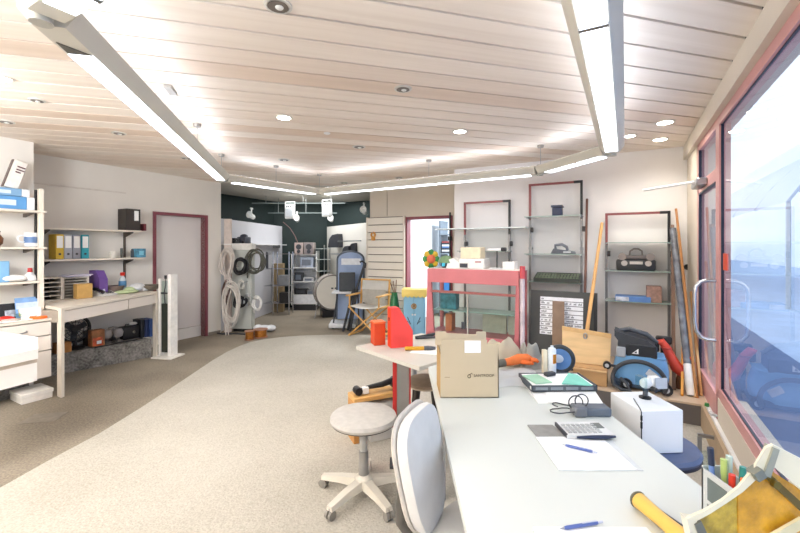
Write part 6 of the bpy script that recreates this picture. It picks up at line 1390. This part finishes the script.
for k in range(5):
    a = 2 * PI * k / 5 + 0.5; c_, s_ = math.cos(a), math.sin(a)
    ar = MB().tube([(0.02 * c_, 0.02 * s_, 0.09), (0.15 * c_, 0.15 * s_, 0.08), (0.27 * c_, 0.27 * s_, 0.06)], [0.032, 0.026, 0.02], 10).build('base_arm', CPLASTIC, t)
    MB().cyl((0.265 * c_ + 0.018 * s_, 0.265 * s_ - 0.018 * c_, 0.025), (0.265 * c_ - 0.018 * s_, 0.265 * s_ + 0.018 * c_, 0.025), 0.025, n=16).build('caster', M('#8A857D', 0.45), ar)

# things on the floor beyond the stool, seen under the side table
p = G(376, 436, 0) ; p = Vector((-0.19, 3.06, FL))
t = T('wooden_bench', 'low wooden bench frame on the floor beyond the swivel stool', 'bench', p, 0.42)
MB().bb((-0.19, -0.07, 0.30), (0.22, 0.09, 0.335), 0.004).build('top', WOOD, t)
for x in (-0.17, 0.19): MB().bb((x - 0.02, -0.065, 0), (x + 0.02, 0.085, 0.30), 0.003).build('leg', M('#C98F4C', 0.5, 0, 0.12, 6), t)
b0_ = Vector((-0.19, 3.06, FL + 0.336))
t = T('roller_tool', 'black and white clamp tool lying on the low wooden bench', 'tool', b0_, 0.45)
MB().cyl((-0.14, -0.03, 0.03), (-0.14, 0.04, 0.03), 0.029, n=16).build('roller', BLACK, t); MB().tube([(-0.14, 0, 0.03), (-0.05, 0.0, 0.045), (0.06, 0, 0.05), (0.18, 0, 0.075)], [0.014, 0.016, 0.022, 0.026], 10).build('handle', M('#2A2A2C', 0.4), t)
MB().box((-0.085, -0.01, 0.03), (0.05, 0.04, 0.05), 0.005).build('white_part', WHITE, t); MB().cyl((0.17, -0.03, 0.05), (0.17, 0.03, 0.05), 0.045, n=18).build('knob', BLACK, t)
S('grey_carton', 'pale grey box standing under the wooden bench', 'box', Vector((-0.155, 3.03, FL)), 0.42, MB().bb((-0.09, -0.05, 0), (0.13, 0.09, 0.27), 0.006), M('#BDBAB5', 0.6, 0, 0.05, 6))
p = Vector((0.185, 2.93, FL))
t = T('low_stool', 'low stool with brown round seat and dark tapered legs under the side table', 'stool', p, 0.3)
MB().lathe([(0.10, 0.435), (0.135, 0.445), (0.14, 0.465), (0.12, 0.48), (0.0005, 0.483)], n=30).build('seat', M('#9A8672', 0.8, 0, 0.1, 14), t)
MB().lathe([(0.10, 0.425), (0.13, 0.432), (0.132, 0.446), (0.0005, 0.447)], n=30).build('seat_rim', M('#C9BCA4', 0.5), t)
for k in range(4): a = PI / 2 * k + .5; MB().cyl((0.15 * math.cos(a), 0.15 * math.sin(a), 0), (0.085 * math.cos(a), 0.085 * math.sin(a), 0.43), 0.014, 0.024, n=10).build('leg', M('#37332F', 0.5), t)
S('cloth_bundle', 'beige cloth bundle on the floor behind the low stool', 'cloth', Vector((0.32, 3.15, FL)), 0, MB().ball((0, 0, 0.09), 0.16, (1.1, 1, 0.58)).ball((0.12, -0.04, 0.07), 0.1, (1, 1, 0.7)), M('#C9B89D', 0.85, 0, 0.06, 8, 0.4, bscale=20))
# small things along the window ledge
q_ = rd(G(705, 440, 0.1))
t = T('metal_bracket', 'grey metal bracket on the low ledge under the shop window', 'bracket', R(0.45, 3.45, 0.001), RZ)
MB().bb((-0.012, -0.012, 0), (0.012, 0.012, 0.13)).build('post', MGREY, t); MB().bb((-0.012, -0.012, 0.13), (0.079, 0.012, 0.15)).build('arm', STEEL, t)
p = R(0.555, 3.9, 0.206); S('green_stopper', 'small green stopper lying on the white ledge strip', 'stopper', p, 0, MB().lathe([(0.014, 0), (0.016, 0.004), (0.014, 0.024), (0.0005, 0.026)], n=14), GREEN)
p = R(0.558, 3.72, 0.206); S('white_putty', 'small white and grey lump on the ledge strip', 'putty', p, 0, MB().ball((0, 0, 0.012), 0.018, (1, 1.3, 0.65)).ball((0, -0.035, 0.01), 0.014, (1, 1, 0.7)), LGREY)
